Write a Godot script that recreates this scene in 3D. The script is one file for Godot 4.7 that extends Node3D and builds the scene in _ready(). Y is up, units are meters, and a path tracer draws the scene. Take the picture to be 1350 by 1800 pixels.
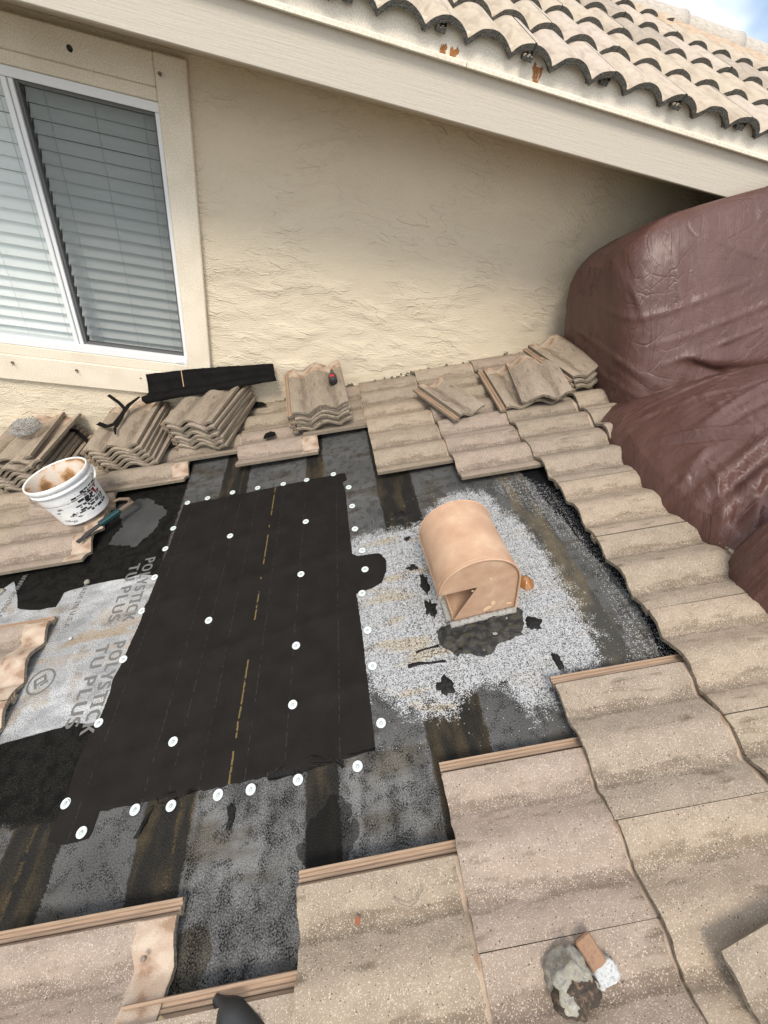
extends Node3D
# Roof repair beside a stucco wall. World: x runs along the wall (upslope to +x), y up, z away from the wall.
# Lower roof frame: u = upslope distance, h = height over the tile datum, v = distance from the wall.

const SLOPE := 0.33797913
const EXPO := 0.34573631          # tile exposure
const DECK := -0.052              # deck height below the tile datum
const TW := 0.30                  # tile cover width
const TL := 0.42                  # tile length
const V0 := 0.632
var RB := Basis(Vector3(0, 0, 1), SLOPE)
var used := {}
var M := {}
var T := {}
var rng := RandomNumberGenerator.new()
var nz := FastNoiseLite.new()
var tile_meshes := []
var upper_meshes := []
var tile_body_mats := []
var upper_body_mats := []
var loose_count := 0

# ------------------------------------------------------------------ helpers
func rp(u: float, h: float, v: float) -> Vector3:
	return RB * Vector3(u, h, v)

func lin(r: float, g: float, b: float) -> Color:
	return Color(r, g, b).linear_to_srgb()

func numbered(called: String, parent: Node) -> String:
	var key := str(parent.get_instance_id()) + called
	var n: int = used.get(key, 0)
	used[key] = n + 1
	return called if n == 0 else "%s_%03d" % [called, n]

func tag(o: Node, label: String, category: String, group := "") -> Node:
	o.set_meta("label", label)
	o.set_meta("category", category)
	if group != "":
		o.set_meta("group", group)
	return o

func thing(called: String, label: String, category: String, tr := Transform3D.IDENTITY, group := "") -> Node3D:
	var o := Node3D.new()
	o.name = numbered(called, self)
	add_child(o)
	o.transform = tr
	tag(o, label, category, group)
	return o

func on_roof(u: float, h: float, v: float, yaw := 0.0, pitch := 0.0, roll := 0.0) -> Transform3D:
	# yaw about the roof normal, pitch about the local z, roll about the local x (degrees)
	var b := Basis(Vector3.UP, deg_to_rad(yaw)) * Basis(Vector3(0, 0, 1), deg_to_rad(pitch)) * Basis(Vector3(1, 0, 0), deg_to_rad(roll))
	return Transform3D(RB * b, rp(u, h, v))

func mesh_node(called: String, mesh: Mesh, mat, parent: Node, tr := Transform3D.IDENTITY) -> MeshInstance3D:
	var o := MeshInstance3D.new()
	o.mesh = mesh
	if mat is Array:
		for i in mat.size():
			o.set_surface_override_material(i, mat[i])
	elif mat != null:
		o.material_override = mat
	o.name = numbered(called, parent)
	parent.add_child(o)
	o.transform = tr
	return o

func obj(called: String, st: SurfaceTool, mat, parent: Node, tr := Transform3D.IDENTITY) -> MeshInstance3D:
	return mesh_node(called, fin(st), mat, parent, tr)

func mk() -> SurfaceTool:
	var st := SurfaceTool.new()
	st.begin(Mesh.PRIMITIVE_TRIANGLES)
	return st

func fin(st: SurfaceTool) -> ArrayMesh:
	st.generate_normals()
	return st.commit()

func vx(st: SurfaceTool, p: Vector3, uv: Vector2) -> void:
	st.set_uv(uv)
	st.add_vertex(p)

func quad(st: SurfaceTool, a: Vector3, b: Vector3, c: Vector3, d: Vector3, ua := Vector2(0, 0), ub := Vector2(1, 0), uc := Vector2(1, 1), ud := Vector2(0, 1)) -> void:
	vx(st, a, ua); vx(st, b, ub); vx(st, c, uc)
	vx(st, a, ua); vx(st, c, uc); vx(st, d, ud)

func grid(st: SurfaceTool, P: Array, UVs: Array, flip := false) -> void:
	# P[i][j]; faces the side from which i runs right and j runs down
	for i in P.size() - 1:
		for j in P[i].size() - 1:
			if flip:
				quad(st, P[i][j], P[i][j + 1], P[i + 1][j + 1], P[i + 1][j], UVs[i][j], UVs[i][j + 1], UVs[i + 1][j + 1], UVs[i + 1][j])
			else:
				quad(st, P[i][j], P[i + 1][j], P[i + 1][j + 1], P[i][j + 1], UVs[i][j], UVs[i + 1][j], UVs[i + 1][j + 1], UVs[i][j + 1])

func box(st: SurfaceTool, lo: Vector3, hi: Vector3, ch := 0.0) -> void:
	# box with optional chamfered edges, flat shaded; uv in metres
	st.set_smooth_group(-1)
	var c := (lo + hi) * 0.5
	var e := (hi - lo) * 0.5
	var m: float = min(ch, min(e.x, min(e.y, e.z)) * 0.9)
	for ax in 3:
		var ay := (ax + 1) % 3
		var az := (ax + 2) % 3
		for s in [-1.0, 1.0]:
			var q := []
			for k in [[-1, -1], [1, -1], [1, 1], [-1, 1]]:
				var v := Vector3.ZERO
				v[ax] = s * e[ax]
				v[ay] = k[0] * (e[ay] - m)
				v[az] = k[1] * (e[az] - m)
				q.append(c + v)
			if s < 0:
				face(st, q)
			else:
				q.reverse(); face(st, q)
	if m > 0.0:
		for ax in 3:
			var ay := (ax + 1) % 3
			var az := (ax + 2) % 3
			for s in [-1.0, 1.0]:
				for t in [-1.0, 1.0]:
					var q := []
					for k in [[-1, 0], [1, 0], [1, 1], [-1, 1]]:
						var v := Vector3.ZERO
						v[ax] = k[0] * (e[ax] - m)
						v[ay] = s * (e[ay] - (m if k[1] == 1 else 0.0))
						v[az] = t * (e[az] - (m if k[1] == 0 else 0.0))
						q.append(c + v)
					if s * t > 0:
						q.reverse()
					face(st, q)
		for sx in [-1.0, 1.0]:
			for sy in [-1.0, 1.0]:
				for sz in [-1.0, 1.0]:
					var a := c + Vector3(sx * e.x, sy * (e.y - m), sz * (e.z - m))
					var b := c + Vector3(sx * (e.x - m), sy * e.y, sz * (e.z - m))
					var d := c + Vector3(sx * (e.x - m), sy * (e.y - m), sz * e.z)
					var q := [a, b, d]
					if sx * sy * sz > 0:
						q.reverse()
					for p in q:
						vx(st, p, Vector2(p.x + p.z, p.y + p.z))

func face(st: SurfaceTool, q: Array) -> void:
	var n: Vector3 = (q[1] - q[0]).cross(q[2] - q[0]).abs()
	var us := []
	for p in q:
		if n.x >= n.y and n.x >= n.z: us.append(Vector2(p.z, -p.y))
		elif n.y >= n.z: us.append(Vector2(p.x, p.z))
		else: us.append(Vector2(p.x, -p.y))
	quad(st, q[0], q[1], q[2], q[3], us[0], us[1], us[2], us[3])

func tube(st: SurfaceTool, path: Array, r: float, sides := 8, r1 := -1.0) -> void:
	st.set_smooth_group(0)
	if r1 < 0: r1 = r
	var P := []
	var U := []
	for i in path.size():
		var d: Vector3 = (path[min(i + 1, path.size() - 1)] - path[max(i - 1, 0)]).normalized()
		var a := d.cross(Vector3.UP)
		if a.length() < 0.05: a = d.cross(Vector3.RIGHT)
		a = a.normalized()
		var b := d.cross(a)
		var row := []
		var ur := []
		var rr := lerpf(r, r1, float(i) / max(1, path.size() - 1))
		for k in sides + 1:
			var t := TAU * k / sides
			row.append(path[i] + (a * cos(t) + b * sin(t)) * rr)
			ur.append(Vector2(float(k) / sides, float(i) / path.size()))
		P.append(row); U.append(ur)
	grid(st, P, U, true)
	for e in [0, path.size() - 1]:
		for k in sides:
			if e == 0:
				vx(st, path[e], Vector2.ZERO); vx(st, P[e][k], Vector2.ZERO); vx(st, P[e][k + 1], Vector2.ZERO)
			else:
				vx(st, path[e], Vector2.ZERO); vx(st, P[e][k + 1], Vector2.ZERO); vx(st, P[e][k], Vector2.ZERO)

func lathe(st: SurfaceTool, pr: Array, seg := 32, rag := 0.0) -> void:
	# profile [r, y] from bottom outside upwards; uv x around, y along
	var P := []
	var U := []
	for k in seg + 1:
		var t := TAU * k / seg
		var row := []
		var ur := []
		for i in pr.size():
			var r: float = pr[i][0] + rag * nz.get_noise_3d(cos(t) * 300.0, sin(t) * 300.0, pr[i][1] * 900.0)
			row.append(Vector3(cos(t) * r, pr[i][1], sin(t) * r))
			ur.append(Vector2(float(k) / seg, 1.0 - float(i) / (pr.size() - 1)))
		P.append(row); U.append(ur)
	grid(st, P, U)

func pairs(s: String) -> PackedVector2Array:
	var out := PackedVector2Array()
	for e in s.split(";"):
		var q := e.split(",")
		out.append(Vector2(float(q[0]), float(q[1])))
	return out

func ragged(pts: PackedVector2Array, step: float, amp: float, freq := 40.0) -> PackedVector2Array:
	var out := PackedVector2Array()
	for i in pts.size():
		var a := pts[i]
		var b := pts[(i + 1) % pts.size()]
		var n: int = max(1, int((b - a).length() / step))
		var nn := (b - a).normalized().orthogonal()
		for k in n:
			var p := a.lerp(b, float(k) / n)
			out.append(p + nn * amp * nz.get_noise_2d(p.x * freq * 25.0, p.y * freq * 25.0))
	return out

func sheet(st: SurfaceTool, pts: PackedVector2Array, y0: float, y1: float, uvr := Rect2(0, 0, 1, 1), wav := 0.0) -> void:
	# an extruded flat outline in the x-z plane between heights y0 and y1
	var idx := Geometry2D.triangulate_polygon(pts)
	st.set_smooth_group(-1)
	for k in range(0, idx.size(), 3):
		var a := pts[idx[k]]
		var b := pts[idx[k + 1]]
		var c := pts[idx[k + 2]]
		if (b - a).cross(c - a) < 0:
			var t := b
			b = c
			c = t
		for p in [a, b, c]:
			vx(st, Vector3(p.x, y1 + wav * nz.get_noise_2d(p.x * 900.0, p.y * 900.0), p.y), (p - uvr.position) / uvr.size)
	for i in pts.size():
		var a := pts[i]
		var b := pts[(i + 1) % pts.size()]
		var ha := y1 + wav * nz.get_noise_2d(a.x * 900.0, a.y * 900.0)
		var hb := y1 + wav * nz.get_noise_2d(b.x * 900.0, b.y * 900.0)
		var ua := (a - uvr.position) / uvr.size
		var ub := (b - uvr.position) / uvr.size
		quad(st, Vector3(a.x, ha, a.y), Vector3(b.x, hb, b.y), Vector3(b.x, y0, b.y), Vector3(a.x, y0, a.y), ua, ub, ub, ua)

func blob(st: SurfaceTool, pts: PackedVector2Array, y0: float, hh: float, rough: float, freq := 60.0, rings := 7, flat := 3.0) -> void:
	# a lumpy mound over an outline in the x-z plane
	st.set_smooth_group(0)
	var c := Vector2.ZERO
	for p in pts: c += p
	c /= pts.size()
	var P := []
	var U := []
	for i in pts.size() + 1:
		var p := pts[i % pts.size()]
		var row := []
		var ur := []
		for k in rings + 1:
			var t := 1.0 - float(k) / rings
			var q := c + (p - c) * t
			var n := nz.get_noise_2d(q.x * freq * 25.0, q.y * freq * 25.0)
			var n2 := nz.get_noise_2d(q.x * freq * 80.0 + 400.0, q.y * freq * 80.0)
			var y := y0 + (0.0 if k == 0 else hh * (1.0 - pow(t, flat)) * (1.0 + rough * n + 0.4 * rough * n2))
			row.append(Vector3(q.x, y, q.y))
			ur.append(q)
		P.append(row); U.append(ur)
	grid(st, P, U, not Geometry2D.is_polygon_clockwise(pts))

func circle(cx: float, cy: float, rx: float, ry: float, n := 18, jag := 0.2) -> PackedVector2Array:
	var out := PackedVector2Array()
	for i in n:
		var t := TAU * i / n
		var k := 1.0 + jag * nz.get_noise_2d(cx * 3000.0 + cos(t) * 28.0, cy * 3000.0 + sin(t) * 28.0) * 1.8
		out.append(Vector2(cx + cos(t) * rx * k, cy + sin(t) * ry * k))
	return out

# ------------------------------------------------------------------ textures
func noise_bytes(w: int, h: int, freq: float, sd: int, oct := 3, kind := FastNoiseLite.TYPE_SIMPLEX_SMOOTH, seamless := false) -> PackedByteArray:
	var f := FastNoiseLite.new()
	f.noise_type = kind
	f.frequency = freq
	f.seed = sd
	f.fractal_octaves = oct
	var im: Image = f.get_seamless_image(w, h) if seamless else f.get_image(w, h)
	im.convert(Image.FORMAT_L8)
	return im.get_data()

func stretched(w: int, h: int, sw: int, sh: int, freq: float, sd: int, oct := 3) -> PackedByteArray:
	# noise made small and resized, so that it streaks along one axis
	var f := FastNoiseLite.new()
	f.noise_type = FastNoiseLite.TYPE_SIMPLEX_SMOOTH
	f.frequency = freq
	f.seed = sd
	f.fractal_octaves = oct
	var im := f.get_seamless_image(sw, sh)
	im.convert(Image.FORMAT_L8)
	im.resize(w, h, Image.INTERPOLATE_CUBIC)
	return im.get_data()

func tex(im: Image) -> ImageTexture:
	im.generate_mipmaps()
	return ImageTexture.create_from_image(im)

func bump(bytes: PackedByteArray, w: int, h: int, scale: float) -> ImageTexture:
	var im := Image.create_from_data(w, h, false, Image.FORMAT_L8, bytes)
	im.convert(Image.FORMAT_RGBA8)
	im.bump_map_to_normal_map(scale)
	return tex(im)

func mat(c: Color, rough := 0.8, metal := 0.0, spec := 0.5) -> StandardMaterial3D:
	var m := StandardMaterial3D.new()
	m.albedo_color = c
	m.roughness = rough
	m.metallic = metal
	m.metallic_specular = spec
	m.cull_mode = BaseMaterial3D.CULL_DISABLED
	return m

func lut() -> PackedByteArray:
	# linear 0..1023 -> sRGB byte
	var t := PackedByteArray()
	t.resize(1024)
	for i in 1024:
		var v := i / 1023.0
		var s := 12.92 * v if v <= 0.0031308 else 1.055 * pow(v, 1.0 / 2.4) - 0.055
		t[i] = int(clamp(s * 255.0 + 0.5, 0, 255))
	return t

var LUT := PackedByteArray()

func rgb(buf: PackedByteArray, o: int, r: float, g: float, b: float) -> void:
	buf[o] = LUT[int(clampf(r, 0.0, 1.0) * 1023.0)]
	buf[o + 1] = LUT[int(clampf(g, 0.0, 1.0) * 1023.0)]
	buf[o + 2] = LUT[int(clampf(b, 0.0, 1.0) * 1023.0)]

func tile_texture(sd: int, base: Vector3, speck: Vector3, dirt: Vector3, n_speck: int, dirt_share: float, gutter := 0.0) -> Array:
	# sanded concrete: base tone, dirt streaks along the tile, pale grains
	var w := 512
	var a := noise_bytes(w, w, 0.012, sd, 4, FastNoiseLite.TYPE_SIMPLEX_SMOOTH, true)
	var s := stretched(w, w, 128, 512, 0.02, sd + 1, 4)
	var f := noise_bytes(w, w, 0.35, sd + 2, 2, FastNoiseLite.TYPE_SIMPLEX, true)
	var buf := PackedByteArray()
	buf.resize(w * w * 3)
	var hb := PackedByteArray()
	hb.resize(w * w)
	for i in w * w:
		var fa := a[i] / 255.0
		var d := clampf((s[i] / 255.0 * 0.75 + fa * 0.4 - (1.0 - dirt_share)) * 3.0, 0.0, 0.85)
		if gutter > 0.0:
			# grimy streaks washed along the two gutters of the tile
			var zz := (i / w) / 512.0 * 0.38 - 0.05
			for gz in [0.077, 0.227]:
				var near := 1.0 - absf(zz - gz) / 0.024
				if near > 0.0 and s[i] / 255.0 * 0.9 + f[i] / 255.0 * 0.35 + near * 0.95 > 1.0:
					d = maxf(d, gutter * (0.30 + 0.45 * s[i] / 255.0 + 0.35 * f[i] / 255.0))
		var k := 0.68 + 0.5 * fa * 0.55 + 0.42 * (f[i] / 255.0 - 0.25)
		var x := base.lerp(dirt, d) * k
		rgb(buf, i * 3, x.x, x.y, x.z)
		hb[i] = int(clampf(90 + 0.35 * f[i] + 20.0 * fa, 0, 255))
	rng.seed = sd * 7 + 3
	for i in n_speck:
		var px := rng.randi() % w
		var py := rng.randi() % w
		var r := 1 if rng.randf() < 0.45 else (2 if rng.randf() < 0.9 else 3)
		var keep := s[py * w + px] / 255.0
		if rng.randf() < keep * 0.75: continue
		var tone := rng.randf_range(0.50, 1.05)
		var dark := rng.randf() < 0.035
		for dy in r:
			for dx in r:
				if r == 3 and (dx + dy) % 4 == 0 and rng.randf() < 0.6: continue
				var o := ((py + dy) % w) * w + (px + dx) % w
				if dark:
					rgb(buf, o * 3, dirt.x * 0.6 * tone, dirt.y * 0.6 * tone, dirt.z * 0.6 * tone)
				else:
					rgb(buf, o * 3, speck.x * tone, speck.y * tone, speck.z * tone)
				hb[o] = 70 if dark else 190
	return [tex(Image.create_from_data(w, w, false, Image.FORMAT_RGB8, buf)), bump(hb, w, w, 1.6)]

func mask(pts: PackedVector2Array, org: Vector2, size: Vector2, w: int, h: int, soft: int) -> PackedByteArray:
	# an outline filled into a mask whose border is softened, to be cut again with noise
	var sw := w / 4
	var sh := h / 4
	var im := Image.create(sw, sh, false, Image.FORMAT_L8)
	for y in sh:
		var vy := org.y + size.y * (y + 0.5) / sh
		var xs := []
		for i in pts.size():
			var a := pts[i]
			var b := pts[(i + 1) % pts.size()]
			if (a.y <= vy) != (b.y <= vy):
				xs.append((a.x + (vy - a.y) / (b.y - a.y) * (b.x - a.x) - org.x) / size.x * sw)
		xs.sort()
		for k in range(0, xs.size() - 1, 2):
			var x0 := int(clampf(xs[k], 0, sw))
			var x1 := int(clampf(xs[k + 1], 0, sw))
			if x1 > x0: im.fill_rect(Rect2i(x0, y, x1 - x0, 1), Color.WHITE)
	im.resize(max(4, sw / soft), max(4, sh / soft), Image.INTERPOLATE_TRILINEAR if false else Image.INTERPOLATE_LANCZOS)
	im.resize(w, h, Image.INTERPOLATE_CUBIC)
	return im.get_data()

const DORG := Vector2(-2.1, 0.35)
const DSZ := Vector2(2.55, 2.2)
func deck_texture() -> Array:
	var w := 1632
	var h := 1408
	var t0 := Time.get_ticks_msec()
	var coarse := noise_bytes(w, h, 0.006, 11, 4)
	var med := noise_bytes(w, h, 0.03, 12, 4)
	var fine := noise_bytes(w, h, 0.33, 13, 2, FastNoiseLite.TYPE_SIMPLEX)
	var fine2 := noise_bytes(w, h, 0.93, 14, 1, FastNoiseLite.TYPE_VALUE)
	var streak := stretched(w, h, 400, 1408, 0.02, 15, 3)
	var down := stretched(w, h, 1632, 300, 0.02, 16, 3)
	var white := mask(pairs("-0.492,1.238;-0.394,1.209;-0.239,1.231;-0.039,1.073;0.086,1.098;0.117,1.205;0.168,1.344;0.205,1.487;0.199,1.605;0.208,1.692;0.209,1.790;0.207,1.868;0.177,1.925;0.113,1.936;0.023,1.939;-0.005,2.050;-0.077,2.044;-0.095,1.965;-0.198,1.929;-0.241,1.959;-0.289,1.995;-0.361,1.968;-0.465,1.954;-0.52,1.802;-0.52,1.3"), DORG, DSZ, w, h, 11)
	var spray := mask(pairs("0.14,1.10;0.25,1.06;0.42,1.3;0.42,2.05;0.2,2.05;0.30,1.85;0.33,1.6;0.27,1.35"), DORG, DSZ, w, h, 6)
	var tarry := mask(pairs("0.27,1.0;0.45,1.0;0.45,2.1;0.31,2.1;0.37,1.75;0.33,1.5"), DORG, DSZ, w, h, 5)
	var gpatch := mask(pairs("-1.66,0.69;-1.51,0.66;-1.37,0.80;-1.40,0.93;-1.45,1.02;-1.60,0.97;-1.58,0.84"), DORG, DSZ, w, h, 4)
	var leftd := mask(pairs("-2.2,0.3;-1.33,0.3;-1.30,0.75;-1.30,1.2;-1.33,2.03;-1.36,2.045;-1.55,2.03;-2.2,2.0"), DORG, DSZ, w, h, 5)
	var burnt := mask(pairs("-0.68,2.16;-0.62,2.11;-0.57,2.14;-0.56,2.2;-0.60,2.26;-0.66,2.28;-0.71,2.22"), DORG, DSZ, w, h, 3)
	var wet := mask(pairs("-0.96,2.31;-0.91,2.29;-0.89,2.36;-0.92,2.42;-0.98,2.40"), DORG, DSZ, w, h, 3)
	var buf := PackedByteArray()
	buf.resize(w * h * 3)
	var hb := PackedByteArray()
	hb.resize(w * h)
	var bands := [[-1.475, -1.325], [-1.12, -0.985], [-0.69, -0.603], [-0.36, -0.20], [0.165, 0.262]]
	for y in h:
		var v := DORG.y + DSZ.y * y / h
		for x in w:
			var i := y * w + x
			var u := DORG.x + DSZ.x * x / w
			var c := coarse[i] / 255.0
			var m := med[i] / 255.0
			var f := fine[i] / 255.0
			var g := fine2[i] / 255.0
			var dn := down[i] / 255.0
			# granulated grey sheet
			var k := 0.55 + 0.55 * c + 0.9 * (f - 0.4)
			var r := 0.092 * k
			var gg := 0.091 * k
			var b := 0.0885 * k
			# brown washes and dark scuffs on the grey sheet
			var bs := clampf((streak[i] / 255.0 * 0.5 + c * 0.6 + f * 0.25 - 0.74) * 4.0, 0.0, 0.6)
			r = lerpf(r, 0.040 * k, bs); gg = lerpf(gg, 0.031 * k, bs); b = lerpf(b, 0.019 * k, bs)
			if m < 0.36 and f < 0.5:
				r *= 0.55; gg *= 0.55; b *= 0.55
			if f < 0.24 and m < 0.45:
				r *= 0.35; gg *= 0.35; b *= 0.35
			# darker weathered strips where battens lay
			var uu := u + (m - 0.5) * 0.010 + (c - 0.5) * 0.010 + (f - 0.45) * 0.010
			var dk := 0.0
			for bd in bands:
				if uu > bd[0] and uu < bd[1]: dk = 1.0
			if dk > 0.0:
				var kk := 0.55 + 0.7 * m * dn * 2.0 + 1.3 * (f - 0.42)
				var br := clampf((dn - 0.42) * 3.5, 0.0, 1.0)
				r = (0.012 + 0.018 * br) * kk
				gg = (0.0102 + 0.012 * br) * kk
				b = (0.0075 + 0.0040 * br) * kk
				r = r * 0.85 + 0.012 * k; gg = gg * 0.85 + 0.012 * k; b = b * 0.85 + 0.0118 * k
				if u > 0.1:
					r = r * 2.0 + 0.012; gg = gg * 2.0 + 0.012; b = b * 2.0 + 0.011
			# ochre edge of a strip
			var yl: float = min(abs(uu + 1.412), min(abs(uu + 0.985) + 0.004, min(abs(uu + 0.603) + 0.003, abs(uu + 1.02) + 0.003)))
			if yl < 0.009 * dn * 1.4 and m > 0.42 and f > 0.3:
				r = r * 0.4 + 0.045 * (0.5 + f); gg = gg * 0.4 + 0.032 * (0.5 + f); b = b * 0.4 + 0.015 * (0.5 + f)
			# bare asphalt on the downslope side
			var le := leftd[i] / 255.0 + (m - 0.5) * 0.6 + (f - 0.45) * 0.5
			if le > 0.5:
				var k2 := 0.5 + 0.6 * m + 1.0 * (f - 0.4)
				r = 0.0100 * k2; gg = 0.0098 * k2; b = 0.0090 * k2
				if f > 0.74 and m > 0.4:
					r = 0.032; gg = 0.029; b = 0.022
				var gp := gpatch[i] / 255.0 + (m - 0.5) * 0.8 + (dn - 0.5) * 0.5
				if gp > 0.5:
					var k3 := 0.7 + 0.5 * c + 0.7 * (f - 0.4)
					r = 0.055 * k3; gg = 0.0545 * k3; b = 0.053 * k3
			var bu := burnt[i] / 255.0 + (m - 0.5) * 1.2
			if bu > 0.55:
				r = r * 0.35 + 0.004; gg = gg * 0.35 + 0.004; b = b * 0.35 + 0.004
			var we := wet[i] / 255.0 + (m - 0.5) * 1.2
			if we > 0.55:
				r *= 0.55; gg *= 0.5; b *= 0.42
			# light and dark mottling of the lower grey field
			if dk == 0.0 and le <= 0.5 and v > 2.03 and u > -0.98 and u < -0.36:
				var mo := clampf((dn - 0.5) * 1.1 + (m - 0.5) * 0.7 + (f - 0.45) * 1.1 + (c - 0.5) * 0.5, -0.6, 0.55)
				r *= 1.0 + mo; gg *= 1.0 + mo; b *= 1.0 + mo
			# shiny black asphalt on the upslope side
			var ta := tarry[i] / 255.0 + (m - 0.5) * 0.5
			if ta > 0.5:
				r = 0.006 + 0.006 * f; gg = 0.006 + 0.006 * f; b = 0.0065 + 0.0066 * f
			# white mineral granules
			var wv := white[i] / 255.0
			var sp := spray[i] / 255.0
			var q := wv * 1.45 + (m - 0.5) * 0.9 + (c - 0.5) * 0.5 - 0.42
			var hgt := 70.0 + f * 90.0
			var gr := g * 0.80 + f * 0.32
			var cover := q - 0.15 if wv > 0.02 else -1.0
			if sp > 0.1: cover = max(cover, 0.01 + 0.15 * sp * (0.4 + m))
			if cover > 0.0 and gr > 0.86 - min(0.52, cover * 0.7):
				var tone := 0.34 + 0.52 * g * (0.7 + 0.45 * f)
				if g < 0.30: tone *= 0.35
				var ti := clampf((streak[i] / 255.0 - 0.56) * 5.0, 0.0, 1.0) * (1.0 if u < -0.2 else 0.25)
				r = 0.53 * tone; gg = (0.535 - 0.07 * ti) * tone; b = (0.54 - 0.17 * ti) * tone
				hgt = 120.0 + 90.0 * g
			rgb(buf, i * 3, r, gg, b)
			hb[i] = int(clampf(hgt, 0, 255))
	print("deck texture ", Time.get_ticks_msec() - t0, " ms")
	return [tex(Image.create_from_data(w, h, false, Image.FORMAT_RGB8, buf)), bump(hb, w, h, 1.8)]

func stucco_texture() -> Array:
	# skip-trowelled stucco: warped terraces of plaster with torn edges, relief only; near even colour
	var w := 2048
	var h := 1152
	var a := stretched(w, h, 700, 1152, 0.0075, 31, 4)
	var b := stretched(w, h, 620, 1152, 0.022, 32, 4)
	var c := stretched(w, h, 1200, 1152, 0.006, 33, 3)
	var fine := noise_bytes(w, h, 0.2, 34, 2)
	var hb := PackedByteArray()
	hb.resize(w * h)
	var buf := PackedByteArray()
	buf.resize(w * h * 3)
	for y in h:
		var up := 1.0 - float(y) / h
		for x in w:
			var i := y * w + x
			var n := a[i] / 255.0 + 0.25 * (b[i] / 255.0 - 0.5)
			var t := n * 4.2
			var fr := t - floorf(t)
			var ter := floorf(t) + smoothstep(0.0, 0.12, fr)       # plateaus with one sharp lip
			var t2 := (b[i] / 255.0 + 0.3 * c[i] / 255.0) * 4.0
			var f2 := t2 - floorf(t2)
			var ter2 := floorf(t2) + smoothstep(0.0, 0.2, f2)
			var lip := exp(-pow((fr - 0.12) * 14.0, 2.0)) * (c[i] / 255.0)
			var amt := clampf((c[i] / 255.0 - 0.25) * 2.2, 0.15, 1.0)
			hb[i] = int(clampf(60.0 + ter * 19.0 * amt + ter2 * 15.0 * amt + lip * 24.0 + 0.16 * fine[i], 0, 255))
			var k := 0.94 + 0.06 * fine[i] / 255.0 + 0.05 * (a[i] / 255.0 - 0.5)
			rgb(buf, i * 3, 0.69 * k, 0.595 * k, 0.445 * k)
	return [tex(Image.create_from_data(w, h, false, Image.FORMAT_RGB8, buf)), bump(hb, w, h, 17.0)]

func wood_texture(base: Vector3, contrast: float, sd: int, bscale: float) -> Array:
	var w := 512
	var s := stretched(w, w, 64, 512, 0.06, sd, 4)
	var f := noise_bytes(w, w, 0.1, sd + 5, 3, FastNoiseLite.TYPE_SIMPLEX_SMOOTH, true)
	var buf := PackedByteArray()
	buf.resize(w * w * 3)
	var hb := PackedByteArray()
	hb.resize(w * w)
	for i in w * w:
		var k := 1.0 + contrast * (s[i] / 255.0 - 0.5) * 2.0 + 0.12 * (f[i] / 255.0 - 0.5)
		rgb(buf, i * 3, base.x * k, base.y * k, base.z * k)
		hb[i] = int(clampf(s[i] * 0.8 + f[i] * 0.2, 0, 255))
	return [tex(Image.create_from_data(w, w, false, Image.FORMAT_RGB8, buf)), bump(hb, w, w, bscale)]

func patchy_texture(sd: int, cols: Array, freq: float, bscale: float, w := 256) -> Array:
	# a few tones in grainy patches
	var a := noise_bytes(w, w, freq, sd, 4, FastNoiseLite.TYPE_SIMPLEX_SMOOTH, true)
	var f := noise_bytes(w, w, 0.3, sd + 1, 2, FastNoiseLite.TYPE_SIMPLEX, true)
	var buf := PackedByteArray()
	buf.resize(w * w * 3)
	var hb := PackedByteArray()
	hb.resize(w * w)
	for i in w * w:
		var t := clampf((a[i] / 255.0 - 0.2) / 0.6 + 0.35 * (f[i] / 255.0 - 0.5), 0.0, 0.999) * (cols.size() - 1)
		var k := int(t)
		var c: Vector3 = cols[k].lerp(cols[k + 1], t - k)
		c *= 0.8 + 0.4 * f[i] / 255.0
		rgb(buf, i * 3, c.x, c.y, c.z)
		hb[i] = int(clampf(a[i] * 0.6 + f[i] * 0.4, 0, 255))
	return [tex(Image.create_from_data(w, w, false, Image.FORMAT_RGB8, buf)), bump(hb, w, w, bscale)]

func textured(t: Array, rough := 0.9, nscale := 1.0, uvs := Vector3.ONE, tri := false, tint := Color.WHITE) -> StandardMaterial3D:
	var m := mat(tint, rough)
	m.albedo_texture = t[0]
	m.normal_enabled = true
	m.normal_texture = t[1]
	m.normal_scale = nscale
	m.uv1_scale = uvs
	m.uv1_triplanar = tri
	return m

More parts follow.
